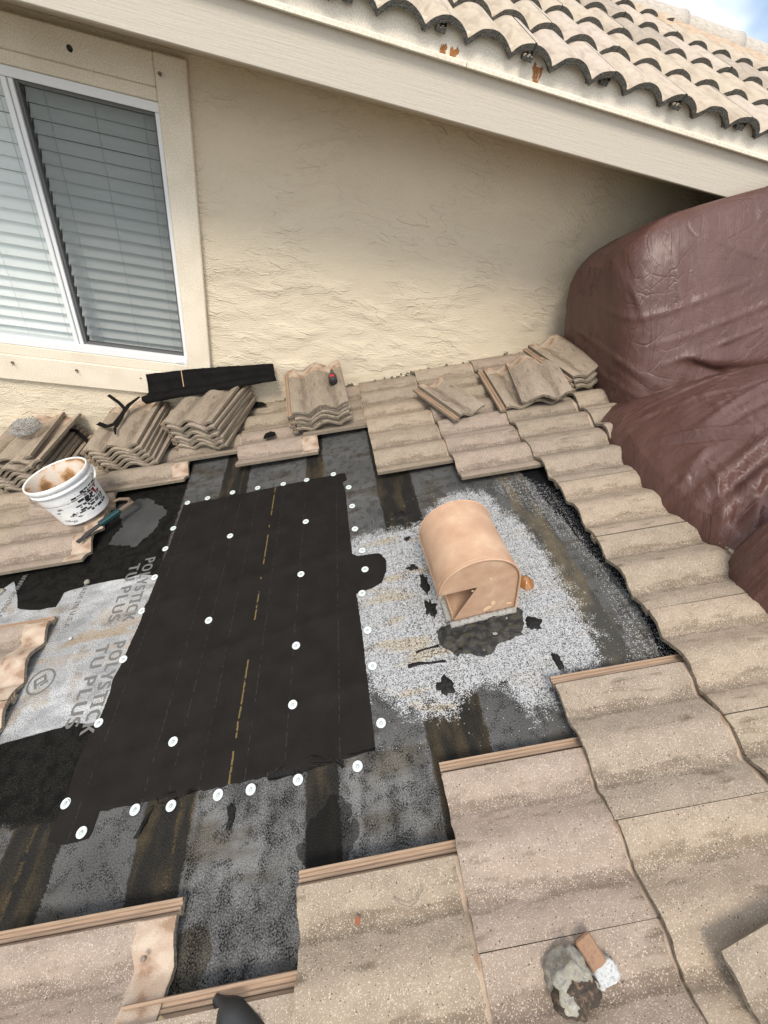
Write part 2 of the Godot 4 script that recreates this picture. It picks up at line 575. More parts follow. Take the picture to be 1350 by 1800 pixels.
func felt_texture() -> Array:
	# black building felt with printed white lap lines and an ochre dashed line; u -1.42..-0.36, v 0.76..2.14
	var w := 848
	var h := 1104
	var a := noise_bytes(w, h, 0.01, 51, 4)
	var f := noise_bytes(w, h, 0.4, 52, 2, FastNoiseLite.TYPE_SIMPLEX)
	var brk := noise_bytes(w, h, 0.05, 53, 2)
	var buf := PackedByteArray()
	buf.resize(w * h * 3)
	var dashes := [[0.80, 0.84], [0.858, 0.998], [1.06, 1.08], [1.12, 1.285], [1.35, 1.36], [1.417, 1.541], [1.69, 1.80], [1.802, 1.93], [1.963, 1.998], [2.0, 2.042]]
	var lines := [-1.245, -1.075, -1.005, -0.925, -0.80, -0.69, -0.545]
	var slope := [-0.052, -0.048, -0.048, -0.047, -0.047, -0.05, -0.045]
	for y in h:
		var v := 0.76 + 1.38 * y / h
		for x in w:
			var i := y * w + x
			var u := -1.42 + 1.06 * x / w
			var k := 0.76 + 0.36 * a[i] / 255.0 + 0.55 * (f[i] / 255.0 - 0.4)
			var r := 0.0135 * k
			var g := 0.0118 * k
			var b := 0.0106 * k
			for q in lines.size():
				if abs(u - lines[q] - slope[q] * (v - 0.86)) < 0.0009 and brk[i] > 118:
					r += 0.018; g += 0.018; b += 0.018
			var du: float = abs(u + 0.842 + 0.047 * (v - 0.858))
			if du < 0.0026 and brk[i] > 70:
				for d in dashes:
					if v > d[0] and v < d[1]:
						r = 0.125; g = 0.088; b = 0.036
			if f[i] > 236:
				r += 0.010; g += 0.010; b += 0.010
			rgb(buf, i * 3, r, g, b)
	return [tex(Image.create_from_data(w, h, false, Image.FORMAT_RGB8, buf)), bump(f, w, h, 0.5)]

func membrane_texture() -> Array:
	# worn silver-grey membrane face: u -2.2..-1.28, v 1.0..1.9
	var w := 736
	var h := 720
	var a := noise_bytes(w, h, 0.008, 61, 4)
	var s := stretched(w, h, 260, 720, 0.018, 62, 4)
	var f := noise_bytes(w, h, 0.22, 63, 3, FastNoiseLite.TYPE_SIMPLEX)
	var buf := PackedByteArray()
	buf.resize(w * h * 3)
	for y in h:
		var v := 1.0 + 0.9 * y / h
		for x in w:
			var i := y * w + x
			var tan_ := clampf((s[i] / 255.0 - 0.46) * 4.0, 0.0, 1.0) * clampf(1.0 - abs(v - 1.47) * 5.5, 0.0, 1.0)
			tan_ = max(tan_, clampf((a[i] / 255.0 - 0.62) * 4.0, 0.0, 0.6))
			var k := 0.45 + 0.75 * s[i] / 255.0 + 0.75 * (f[i] / 255.0 - 0.45)
			if f[i] > 170 and a[i] < 110: k *= 0.6
			var c := Vector3(0.35, 0.352, 0.352).lerp(Vector3(0.24, 0.19, 0.135), tan_) * k
			if f[i] < 72: c *= 0.45
			rgb(buf, i * 3, c.x, c.y, c.z)
	return [tex(Image.create_from_data(w, h, false, Image.FORMAT_RGB8, buf)), bump(f, w, h, 0.8)]

func bucket_texture() -> Array:
	# white plastic with scuffs, tar splashes and a worn printed block (dark marks, one red)
	var w := 1024
	var h := 512
	var a := noise_bytes(w, h, 0.01, 71, 4)
	var m := noise_bytes(w, h, 0.035, 72, 4)
	var f := noise_bytes(w, h, 0.2, 73, 2)
	var im := Image.create(w, h, false, Image.FORMAT_RGB8)
	for y in h:
		for x in w:
			var i := y * w + x
			var k := 0.86 + 0.14 * a[i] / 255.0
			var c := Color(0.76 * k, 0.76 * k, 0.745 * k)
			if m[i] > 222: c = c.lerp(Color(0.42, 0.33, 0.24), 0.22)
			if m[i] < 40 and f[i] < 150: c = Color(0.03, 0.03, 0.03)
			im.set_pixel(x, y, c.linear_to_srgb())
	rng.seed = 77
	# rows of lettering-like marks on the print block
	for row in 10:
		var y := 70 + row * 34
		var x := 20 + (row % 3) * 8
		while x < 190:
			var bw := rng.randi_range(12, 38)
			var bh := rng.randi_range(18, 44)
			if rng.randf() < 0.80:
				var col := Color(0.12, 0.12, 0.13)
				if x > 25 and x < 75 and row > 1 and row < 5: col = Color(0.42, 0.05, 0.08)
				im.fill_rect(Rect2i(x, y, bw, bh), col)
				if rng.randf() < 0.35: im.fill_rect(Rect2i(x + 3, y + 5, max(1, bw - 9), 5), Color(0.85, 0.85, 0.84))
			x += bw + rng.randi_range(3, 8)
	for q in [[395, 330], [412, 352], [378, 390], [450, 200], [480, 260], [470, 420], [430, 445]]:
		for k in 16:
			im.fill_rect(Rect2i(q[0] - 150 + rng.randi_range(-16, 16), q[1] + rng.randi_range(-10, 20), rng.randi_range(3, 12), rng.randi_range(3, 12)), Color(0.13, 0.12, 0.11))
	return [tex(im), bump(f, w, h, 0.3)]

func sky_texture() -> ImageTexture:
	# broken bright cloud all round, patches of blue between
	var w := 1024
	var h := 512
	var f := FastNoiseLite.new()
	f.seed = 5
	f.frequency = 1.0
	f.fractal_octaves = 5
	var buf := PackedByteArray()
	buf.resize(w * h * 3)
	for y in h:
		var el := PI * (0.5 - (y + 0.5) / h)
		for x in w:
			var az := TAU * (x + 0.5) / w
			var d := Vector3(cos(el) * cos(az), sin(el), cos(el) * sin(az))
			var o := (y * w + x) * 3
			if el < -0.02:
				rgb(buf, o, 0.16, 0.155, 0.15)
				continue
			var n := f.get_noise_3d(d.x * 1.6, d.y * 2.6, d.z * 1.6) + 0.5 * f.get_noise_3d(d.x * 5.0 + 9.0, d.y * 7.0, d.z * 5.0)
			var cl := smoothstep(-0.38, 0.22, n)
			var blue := Vector3(0.14, 0.22, 0.37).lerp(Vector3(0.20, 0.28, 0.39), clampf(1.0 - d.y * 1.4, 0.0, 1.0))
			var wh := Vector3(0.92, 0.93, 0.95)
			var c := blue.lerp(wh, cl)
			rgb(buf, o, c.x, c.y, c.z)
	return ImageTexture.create_from_image(Image.create_from_data(w, h, false, Image.FORMAT_RGB8, buf))

# ------------------------------------------------------------------ roof tiles
var AMP := 0.041
var THK := 0.0155
var PW := 0.9
var SOFT := 0.5
var EDGE := 0.0
var RAG := 0.0025
const TILT := 0.052
const Y0 := 0.040
func prof(z: float) -> float:
	var d := absf(fposmod(z - 0.005 + 0.075, 0.15) - 0.075)      # distance from the nearest barrel crest
	var edge := 1.0 - EDGE * (smoothstep(0.245, 0.295, z) + 1.0 - smoothstep(0.005, 0.055, z))
	return AMP * edge * (SOFT * (0.5 + 0.5 * cos(TAU * d / 0.15)) + (1.0 - SOFT) * pow(maxf(cos(PI * d / 0.1502), 0.0), PW))

func make_tile(sd: int, x0 := 0.0, x1 := TL, z0 := -0.028, z1 := 0.2992, broken := 0.0) -> ArrayMesh:
	# local: x from the butt (0) up to the head, z from the interlocking lip to the covering edge, y = 0 at the deck below the butt
	var mesh := ArrayMesh.new()
	var zs := []
	var nb := int(round((z1 - max(z0, 0.0015)) / 0.0095))
	for j in nb + 1: zs.append(lerpf(max(z0, 0.0015), z1, float(j) / nb))
	var f := FastNoiseLite.new()
	f.seed = sd
	f.frequency = 18.0
	var bx := func(z: float) -> float: return x0 + RAG * f.get_noise_1d(z * 2.0 + 3.0) + broken * (0.02 * sin(z * 23.0 + sd) + 0.012 * f.get_noise_1d(z * 2.0))
	var hx := func(z: float) -> float: return x1 + 0.002 * f.get_noise_1d(z * 2.0 + 50.0) - broken * 0.015 * f.get_noise_1d(z * 3.0 + 9.0)
	var mx := func(z: float) -> float: return clampf(0.338 + 0.007 * f.get_noise_1d(z * 3.0 + 90.0), x0, x1)
	var top := func(x: float, z: float) -> float: return Y0 - TILT * x + prof(z)
	var uvf := func(p: Vector3) -> Vector2: return Vector2(p.x / 0.45, (p.z + 0.05) / 0.38)
	# body
	var st := mk()
	st.set_smooth_group(0)
	var P := []
	var U := []
	for i in 4:
		var row := []
		var ur := []
		for z in zs:
			var xa: float = bx.call(z)
			var xb: float = mx.call(z)
			var x := lerpf(xa, xb, [0.0, 0.012, 0.5, 1.0][i])
			var y: float = top.call(x, z) - (0.0022 if i == 0 else 0.0) + 0.0006 * f.get_noise_2d(x * 4.0, z * 4.0)
			row.append(Vector3(x, y, z)); ur.append(uvf.call(row[-1]))
		P.append(row); U.append(ur)
	grid(st, P, U)
	mesh = st_commit(st, mesh)
	# smooth bare head
	st = mk()
	st.set_smooth_group(0)
	P = []; U = []
	for i in 3:
		var row := []
		var ur := []
		for z in zs:
			var xa: float = mx.call(z)
			var xb: float = hx.call(z)
			var x := lerpf(xa, xb, [0.0, 0.1, 1.0][i])
			var lug := 0.0
			if i > 0: lug = -0.004 * exp(-pow((z - 0.10) / 0.035, 2.0))
			row.append(Vector3(x, top.call(x, z) - [0.0, 0.0028, 0.0028][i] + lug, z)); ur.append(uvf.call(row[-1]))
		P.append(row); U.append(ur)
	if x1 > 0.34: grid(st, P, U)
	else: quad(st, P[0][0], P[0][0], P[0][1], P[0][1])
	mesh = st_commit(st, mesh)
	# interlocking lip with two ribs
	st = mk()
	st.set_smooth_group(-1)
	var lip := [[-0.028, 0.004], [-0.0265, 0.010], [-0.021, 0.0105], [-0.0195, 0.006], [-0.013, 0.0055], [-0.0115, 0.0105], [-0.006, 0.011], [-0.0045, 0.007], [0.003, 0.0075]]
	var has_lip := z0 < 0.0
	if has_lip:
		P = []; U = []
		for i in 2:
			var x: float = bx.call(0.0) if i == 0 else hx.call(0.0)
			var row := []
			var ur := []
			for q in lip:
				row.append(Vector3(x, Y0 - TILT * x + q[1], q[0])); ur.append(Vector2(x * 2.0, q[0] * 8.0))
			P.append(row); U.append(ur)
		grid(st, P, U)
	else:
		quad(st, P[0][0], P[0][0], P[0][1], P[0][1])
	mesh = st_commit(st, mesh)
	# raw concrete: underside, ends, side faces
	st = mk()
	st.set_smooth_group(-1)
	var all := []
	if has_lip:
		for q in lip: all.append([q[0], q[1], true])
	for z in zs: all.append([z, 0.0, false])
	var edge := func(x: float, q: Array, bottom: bool) -> Vector3:
		var z: float = q[0]
		var yt: float = (Y0 - TILT * x + q[1]) if q[2] else top.call(x, z)
		if not bottom: return Vector3(x, yt, z)
		var yb: float = top.call(x, clampf(z, 0.0, 0.3)) - THK
		if q[2]: yb = min(yt - 0.004, Y0 - TILT * x - 0.006)
		return Vector3(x, yb, z)
	for k in all.size() - 1:
		var a = all[k]
		var b = all[k + 1]
		var xa: float = bx.call(max(a[0], 0.0))
		var xb: float = bx.call(max(b[0], 0.0))
		var ta: Vector3 = edge.call(xa, a, false) - Vector3(0, 0.0 if a[2] else 0.0022, 0)
		var tb: Vector3 = edge.call(xb, b, false) - Vector3(0, 0.0 if b[2] else 0.0022, 0)
		var ba: Vector3 = edge.call(xa, a, true)
		var bb: Vector3 = edge.call(xb, b, true)
		quad(st, ta, tb, bb, ba, Vector2(ta.z, ta.y) * 5.0, Vector2(tb.z, tb.y) * 5.0, Vector2(bb.z, bb.y) * 5.0, Vector2(ba.z, ba.y) * 5.0)
		var ya: float = hx.call(max(a[0], 0.0))
		var yb: float = hx.call(max(b[0], 0.0))
		var dh := 0.0028 if x1 > 0.34 else 0.0
		var hta: Vector3 = edge.call(ya, a, false) - Vector3(0, 0.0 if a[2] else dh, 0)
		var htb: Vector3 = edge.call(yb, b, false) - Vector3(0, 0.0 if b[2] else dh, 0)
		var hba: Vector3 = edge.call(ya, a, true)
		var hbb: Vector3 = edge.call(yb, b, true)
		quad(st, htb, hta, hba, hbb, Vector2(htb.z, htb.y) * 5.0, Vector2(hta.z, hta.y) * 5.0, Vector2(hba.z, hba.y) * 5.0, Vector2(hbb.z, hbb.y) * 5.0)
		quad(st, ba, bb, hbb, hba, Vector2(ba.x, ba.z), Vector2(bb.x, bb.z), Vector2(hbb.x, hbb.z), Vector2(hba.x, hba.z))
	for e in [0, all.size() - 1]:
		var q = all[e]
		var xa: float = bx.call(max(q[0], 0.0))
		var ya: float = hx.call(max(q[0], 0.0))
		var c0: Vector3 = edge.call(xa, q, false)
		var c1: Vector3 = edge.call(ya, q, false)
		var c2: Vector3 = edge.call(ya, q, true)
		var c3: Vector3 = edge.call(xa, q, true)
		if e == 0: quad(st, c1, c0, c3, c2)
		else: quad(st, c0, c1, c2, c3)
	if has_lip:
		# riser from the lip to the body
		var x2: float = bx.call(0.0)
		var x3: float = hx.call(0.0)
		quad(st, Vector3(x3, top.call(x3, 0.003), 0.003), Vector3(x2, top.call(x2, 0.003), 0.003), Vector3(x2, Y0 - TILT * x2 + 0.007, 0.003), Vector3(x3, Y0 - TILT * x3 + 0.007, 0.003))
	mesh = st_commit(st, mesh)
	return mesh

func st_commit(st: SurfaceTool, mesh: ArrayMesh) -> ArrayMesh:
	st.generate_normals()
	return st.commit(mesh)

func tile_mats(i: int) -> Array:
	return [tile_body_mats[i % tile_body_mats.size()], M.head, M.lip, M.raw]

func lay_tile(parent: Node, course: int, lap: float, variant: int, du := 0.0, dv := 0.0, mesh: Mesh = null) -> MeshInstance3D:
	# a laid tile: its butt on course line, its covering edge at lap
	var tr := on_roof(course * EXPO + du + rng.randf_range(-0.003, 0.003), DECK, lap - TW + dv + rng.randf_range(-0.0015, 0.0015), rng.randf_range(-0.35, 0.35), rng.randf_range(-0.15, 0.15))
	var ms: Mesh = mesh if mesh != null else tile_meshes[variant % 3]
	return mesh_node("roof_tile", ms, tile_mats(variant), parent, tr)

func ordinal(i: int) -> String:
	return ["first", "second", "third", "fourth", "fifth", "sixth", "seventh", "eighth", "ninth", "tenth", "eleventh"][i]

func loose_tile(label: String, group: String, tr: Transform3D, variant: int, mesh: Mesh = null) -> Node3D:
	# loose tiles turn about the middle of their underside at the butt
	var ms: Mesh = mesh if mesh != null else tile_meshes[variant % 3]
	var o := mesh_node("roof_tile", ms, tile_mats(variant), self, tr * Transform3D(Basis(Vector3(0, 0, 1), atan(TILT)), Vector3(0, -(Y0 - THK), -0.15)))
	tag(o, label, "roof tile", group)
	return o

func stack(u: float, v: float, yaw: float, n: int, h0: float, tilt: float, where: String, shifts: Array, step := 0.0185) -> void:
	for k in n:
		var s = shifts[k % shifts.size()]
		var from_top := n - 1 - k
		var lab := ("topmost tan concrete roof tile on the stack " + where) if from_top == 0 else ("bottom tan concrete roof tile of the stack " + where if k == 0 else "tan roof tile, " + ordinal(from_top) + " from top, in stack " + where)
		loose_tile(lab, "loose tiles of the stack " + where, on_roof(u + s[0], h0 + k * step, v + s[1], yaw + s[2], tilt), k + int(abs(u) * 10))

# ------------------------------------------------------------------ build
func _ready() -> void:
	LUT = lut()
	nz.seed = 3
	nz.frequency = 0.04
	rng.seed = 1
	setup_view()
	print("view")
	setup_materials()
	print("materials")
	build_setting()
	print("setting")
	build_wall_and_window()
	build_upper_roof()
	print("upper roof")
	build_lower_roof()
	print("lower roof")
	build_membranes()
	build_vent()
	build_stacks()
	build_tarp()
	print("tarp")
	build_bucket_and_tools()
	build_debris()
	print("done")

func setup_view() -> void:
	var cam := Camera3D.new()
	cam.name = "camera"
	add_child(cam)
	cam.transform = Transform3D(Basis(Vector3(0.97290312, 0.18659689, 0.13653247), Vector3(-0.04987044, 0.74595813, -0.66412303), Vector3(-0.2257708, 0.63931844, 0.73505067)), Vector3(-0.71768826, 0.97609309, 2.43564267))
	cam.fov = rad_to_deg(2.0 * atan(900.0 / 737.7356))
	cam.near = 0.02
	cam.far = 500.0
	cam.current = true
	var we := WorldEnvironment.new()
	we.name = "environment"
	var env := Environment.new()
	env.background_mode = Environment.BG_SKY
	var sky := Sky.new()
	var sm := PanoramaSkyMaterial.new()
	sm.panorama = sky_texture()
	sm.energy_multiplier = 1.0
	sky.sky_material = sm
	env.sky = sky
	env.background_energy_multiplier = 0.95
	env.tonemap_mode = Environment.TONE_MAPPER_LINEAR
	env.tonemap_exposure = 2.35
	env.sdfgi_enabled = true
	env.ssao_enabled = true
	env.ssil_enabled = true
	we.environment = env
	add_child(we)
	var sun := DirectionalLight3D.new()
	sun.name = "sun"
	sun.light_energy = 0.44
	sun.light_angular_distance = 18.0
	sun.light_color = Color(1.0, 0.965, 0.91)
	sun.shadow_enabled = true
	add_child(sun)
	sun.look_at_from_position(Vector3(-1.7, 5.4, 3.7), Vector3.ZERO, Vector3.FORWARD)

func setup_materials() -> void:
	var t := tile_texture(101, Vector3(0.325, 0.268, 0.208), Vector3(0.50, 0.43, 0.36), Vector3(0.135, 0.106, 0.076), 30000, 0.28, 0.72)
	var t2 := tile_texture(202, Vector3(0.315, 0.262, 0.206), Vector3(0.50, 0.43, 0.36), Vector3(0.13, 0.102, 0.075), 32000, 0.32, 0.80)
	rng.seed = 2
	for i in 8:
		var m := textured(t if i % 2 == 0 else t2, 0.92, 0.7)
		m.uv1_offset = Vector3(rng.randf(), 0, 0)
		m.metallic_specular = 0.3
		var g := rng.randf_range(0.90, 1.0)
		m.albedo_color = Color(g, g * rng.randf_range(0.975, 0.995), g * rng.randf_range(0.955, 0.985))
		tile_body_mats.append(m)
	var t3 := tile_texture(303, Vector3(0.45, 0.372, 0.305), Vector3(0.54, 0.46, 0.39), Vector3(0.32, 0.25, 0.20), 2500, 0.44)
	for i in 5:
		var m := textured(t3, 0.9, 0.35)
		m.uv1_offset = Vector3(rng.randf(), rng.randf(), 0)
		var g := rng.randf_range(0.86, 1.0)
		m.albedo_color = Color(g, g, g * rng.randf_range(0.96, 1.0))
		upper_body_mats.append(m)
	M.head = textured(patchy_texture(111, [Vector3(0.24, 0.155, 0.10), Vector3(0.35, 0.255, 0.185), Vector3(0.37, 0.28, 0.21), Vector3(0.42, 0.34, 0.26)], 0.012, 1.0), 0.85, 0.5, Vector3(2, 2, 2))
	M.lip = textured(wood_texture(Vector3(0.30, 0.205, 0.137), 0.30, 121, 1.0), 0.85, 0.5)
	M.raw = textured(patchy_texture(131, [Vector3(0.10, 0.085, 0.06), Vector3(0.20, 0.165, 0.12), Vector3(0.27, 0.225, 0.165), Vector3(0.12, 0.10, 0.07)], 0.03, 4.0), 0.95, 1.0, Vector3(2, 2, 2))
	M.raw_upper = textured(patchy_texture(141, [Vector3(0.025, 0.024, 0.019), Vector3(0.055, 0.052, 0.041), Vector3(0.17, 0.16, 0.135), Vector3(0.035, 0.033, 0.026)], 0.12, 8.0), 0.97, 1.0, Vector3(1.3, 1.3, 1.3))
	var d := deck_texture()
	M.deck = textured(d, 0.85, 0.8)
	M.deck.metallic_specular = 0.15
	M.deck_plain = mat(lin(0.010, 0.0098, 0.009), 0.9)
	var s := stucco_texture()
	M.stucco = textured(s, 0.9, 1.0)
	M.painted_wood = textured(wood_texture(Vector3(0.50, 0.45, 0.37), 0.02, 151, 2.2), 0.75, 0.7, Vector3(1.0, 5.0, 1.0))
	M.trim = textured(patchy_texture(161, [Vector3(0.68, 0.60, 0.47), Vector3(0.72, 0.64, 0.51), Vector3(0.74, 0.66, 0.53)], 0.006, 0.8), 0.7, 0.25, Vector3(2, 2, 2))
	M.soffit = mat(lin(0.50, 0.43, 0.32), 0.85)
	M.flashing = textured(patchy_texture(171, [Vector3(0.60, 0.545, 0.455), Vector3(0.63, 0.575, 0.485), Vector3(0.65, 0.595, 0.50)], 0.006, 0.3), 0.55, 0.2, Vector3(1, 1, 1))
	M.drip = textured(patchy_texture(172, [Vector3(0.70, 0.63, 0.50), Vector3(0.74, 0.67, 0.54), Vector3(0.76, 0.70, 0.57)], 0.006, 0.3), 0.55, 0.2)
	M.rust = textured(patchy_texture(173, [Vector3(0.34, 0.13, 0.03), Vector3(0.20, 0.065, 0.018), Vector3(0.48, 0.24, 0.08), Vector3(0.26, 0.09, 0.025)], 0.05, 3.0), 0.95, 1.0, Vector3(30, 30, 30))
	M.rust_pale = mat(lin(0.46, 0.33, 0.17), 0.9)
	M.mortar = textured(patchy_texture(181, [Vector3(0.30, 0.20, 0.12), Vector3(0.42, 0.30, 0.20), Vector3(0.46, 0.36, 0.26)], 0.02, 3.0), 0.95, 1.0, Vector3(3, 3, 3))
	M.ridge = textured(patchy_texture(191, [Vector3(0.33, 0.285, 0.235), Vector3(0.40, 0.355, 0.30), Vector3(0.43, 0.39, 0.335)], 0.02, 2.0), 0.92, 0.6, Vector3(4, 4, 4))
	M.vinyl = mat(lin(0.74, 0.75, 0.75), 0.4)
	M.vinyl_dark = mat(lin(0.10, 0.10, 0.10), 0.6)
	M.slat = mat(lin(0.80, 0.81, 0.79), 0.5)
	M.cord = mat(lin(0.45, 0.47, 0.46), 0.8)
	M.room = mat(lin(0.20, 0.19, 0.18), 0.9)
	M.glass = mat(Color(0.75, 0.85, 0.85, 0.10), 0.02)
	M.glass.transparency = BaseMaterial3D.TRANSPARENCY_ALPHA
	M.screen = mat(Color(0.17, 0.18, 0.18, 0.34), 0.9, 0.0, 0.2)
	M.screen.transparency = BaseMaterial3D.TRANSPARENCY_ALPHA
	M.steel = mat(lin(0.28, 0.25, 0.22), 0.5, 0.7)
	M.bolt = textured(patchy_texture(201, [Vector3(0.10, 0.06, 0.03), Vector3(0.25, 0.22, 0.19), Vector3(0.14, 0.09, 0.05)], 0.1, 3.0), 0.7, 0.5, Vector3(30, 30, 30), true)
	M.felt = textured(felt_texture(), 0.82, 0.5)
	M.felt_plain = textured(patchy_texture(211, [Vector3(0.0055, 0.005, 0.0048), Vector3(0.0075, 0.0068, 0.0064), Vector3(0.010, 0.009, 0.0085)], 0.02, 1.0), 0.75, 0.4, Vector3(3, 3, 3), true)
	M.felt.metallic_specular = 0.2
	M.felt_plain.metallic_specular = 0.2
	M.membrane = textured(membrane_texture(), 0.75, 0.5)
	M.ink = mat(lin(0.115, 0.110, 0.103), 0.9)
	M.zinc = mat(lin(0.56, 0.60, 0.585), 0.45, 0.1)
	M.zinc_dark = mat(lin(0.42, 0.46, 0.45), 0.45, 0.5)
	M.vent = textured(patchy_texture(221, [Vector3(0.385, 0.235, 0.148), Vector3(0.42, 0.265, 0.172), Vector3(0.435, 0.28, 0.182), Vector3(0.485, 0.33, 0.22)], 0.010, 0.5, 512), 0.78, 0.15, Vector3(2.2, 2.2, 2.2), true)
	M.vent_flake = mat(lin(0.62, 0.44, 0.29), 0.6)
	M.caulk = textured(patchy_texture(231, [Vector3(0.12, 0.115, 0.10), Vector3(0.26, 0.25, 0.23), Vector3(0.36, 0.345, 0.32), Vector3(0.20, 0.19, 0.17)], 0.03, 3.0), 0.8, 0.8, Vector3(8, 8, 8), true)
	M.tar = textured(patchy_texture(241, [Vector3(0.006, 0.0055, 0.005), Vector3(0.011, 0.0105, 0.010), Vector3(0.008, 0.0075, 0.007)], 0.04, 4.0), 0.42, 0.9, Vector3(7, 7, 7), true)
	M.tar.metallic_specular = 0.3
	M.tar_mossy = textured(patchy_texture(251, [Vector3(0.006, 0.0055, 0.0045), Vector3(0.012, 0.0105, 0.008), Vector3(0.018, 0.0175, 0.016), Vector3(0.050, 0.047, 0.042), Vector3(0.040, 0.030, 0.010)], 0.014, 6.0), 0.7, 1.0, Vector3(7, 7, 7), true)
	M.amber = mat(lin(0.26, 0.11, 0.03), 0.22)
	M.amber.metallic_specular = 0.7
	M.bucket = textured(bucket_texture(), 0.38, 0.15)
	M.bucket_in = textured(patchy_texture(261, [Vector3(0.66, 0.60, 0.52), Vector3(0.66, 0.56, 0.46), Vector3(0.60, 0.42, 0.28), Vector3(0.34, 0.19, 0.075), Vector3(0.22, 0.12, 0.05)], 0.012, 1.5), 0.6, 0.4, Vector3(2, 1.0, 1))
	M.bucket_rim = textured(patchy_texture(262, [Vector3(0.70, 0.69, 0.67), Vector3(0.75, 0.75, 0.735), Vector3(0.78, 0.78, 0.77)], 0.02, 0.5), 0.4, 0.2, Vector3(4, 1, 1))
	M.mesh_wire = mat(lin(0.40, 0.40, 0.39), 0.45, 0.5)
	M.wire = mat(lin(0.22, 0.21, 0.19), 0.4, 0.8)
	M.tool_black = mat(lin(0.018, 0.018, 0.018), 0.45)
	M.tool_teal = mat(lin(0.006, 0.034, 0.037), 0.4)
	M.tool_rust = textured(patchy_texture(271, [Vector3(0.07, 0.05, 0.035), Vector3(0.20, 0.14, 0.10), Vector3(0.12, 0.085, 0.06)], 0.08, 3.0), 0.7, 0.7, Vector3(10, 10, 10), true)
	M.rock = textured(patchy_texture(281, [Vector3(0.14, 0.13, 0.11), Vector3(0.27, 0.255, 0.225), Vector3(0.22, 0.19, 0.125), Vector3(0.36, 0.35, 0.32)], 0.03, 6.0), 0.95, 1.0, Vector3(6, 6, 6), true)
	M.rock_black = textured(patchy_texture(282, [Vector3(0.012, 0.011, 0.009), Vector3(0.05, 0.035, 0.022), Vector3(0.02, 0.016, 0.012), Vector3(0.16, 0.10, 0.06)], 0.04, 6.0), 0.85, 1.0, Vector3(8, 8, 8), true)
	M.brick = textured(patchy_texture(291, [Vector3(0.20, 0.115, 0.07), Vector3(0.26, 0.15, 0.09), Vector3(0.22, 0.13, 0.08)], 0.03, 2.0), 0.85, 0.6, Vector3(8, 8, 8), true)
	M.white_mortar = textured(patchy_texture(292, [Vector3(0.30, 0.30, 0.29), Vector3(0.50, 0.50, 0.49), Vector3(0.42, 0.42, 0.41)], 0.05, 6.0), 0.95, 1.0, Vector3(10, 10, 10), true)
	M.foam = textured(patchy_texture(293, [Vector3(0.45, 0.32, 0.15), Vector3(0.66, 0.52, 0.30), Vector3(0.72, 0.60, 0.40)], 0.05, 6.0), 0.9, 1.0, Vector3(8, 8, 8), true)
	M.moss = textured(patchy_texture(294, [Vector3(0.03, 0.03, 0.02), Vector3(0.09, 0.085, 0.05), Vector3(0.20, 0.19, 0.14)], 0.06, 5.0), 0.98, 1.0, Vector3(10, 10, 10), true)
	M.chip = mat(lin(0.56, 0.57, 0.58), 0.8)
	M.leaf_brown = mat(lin(0.22, 0.07, 0.03), 0.8)
	M.red = mat(lin(0.42, 0.012, 0.03), 0.35)
	# woven polyethylene tarpaulin
	var tw := 1024
	var fb := noise_bytes(tw, tw, 0.02, 301, 4, FastNoiseLite.TYPE_SIMPLEX_SMOOTH, true)
	var hb := PackedByteArray()
	hb.resize(tw * tw)
	for y in tw:
		for x in tw:
			var weave := 5.0 * sin(TAU * x / 8.0) * sin(TAU * y / 8.0) + (10.0 if y % 32 < 2 else 0.0) + (6.0 if x % 32 < 2 else 0.0)
			hb[y * tw + x] = int(clampf(90.0 + weave + 0.22 * (fb[y * tw + x] - 128.0), 0, 255))
	# sharp crease lines left by folding and handling
	rng.seed = 305
	for k in 420:
		var p := Vector2(rng.randf(), rng.randf()) * tw
		var dir := (0.35 if rng.randf() < 0.6 else 1.75) + rng.randf_range(-0.45, 0.45)
		var ln := int(rng.randf_range(40, 330))
		var hgt := rng.randf_range(20, 75) * (1.0 if rng.randf() < 0.7 else -0.7)
		for q in ln:
			p += Vector2.from_angle(dir)
			dir += rng.randf_range(-0.02, 0.02)
			var e := sin(PI * q / ln) * hgt
			for dd in range(-3, 4):
				var o := posmod(int(p.y) + dd, tw) * tw + posmod(int(p.x), tw)
				hb[o] = int(clampf(hb[o] + e * [1.0, 0.7, 0.35, 0.12][absi(dd)] * 0.5, 0, 255))
	var tp := patchy_texture(302, [Vector3(0.084, 0.040, 0.033), Vector3(0.092, 0.045, 0.037), Vector3(0.104, 0.053, 0.045)], 0.008, 0.2, 512)
	M.tarp = mat(Color.WHITE, 0.40, 0.0, 0.42)
	M.tarp.albedo_texture = tp[0]
	M.tarp.normal_enabled = true
	M.tarp.normal_texture = bump(hb, tw, tw, 6.0)
	M.tarp.normal_scale = 1.0
	M.tarp.uv1_scale = Vector3(1.25, 1.25, 1.25)
	M.ground = textured(patchy_texture(311, [Vector3(0.10, 0.10, 0.06), Vector3(0.16, 0.15, 0.10), Vector3(0.22, 0.20, 0.15)], 0.02, 1.0), 0.95, 0.5, Vector3(60, 60, 60))
	AMP = 0.039
	THK = 0.020
	RAG = 0.010
	PW = 0.66
	SOFT = 0.0
	upper_meshes = [make_tile(5), make_tile(6), make_tile(7)]
	AMP = 0.037
	THK = 0.0155
	EDGE = 0.28
	RAG = 0.004
	PW = 0.7
	SOFT = 0.5
	tile_meshes = [make_tile(1), make_tile(2), make_tile(3)]

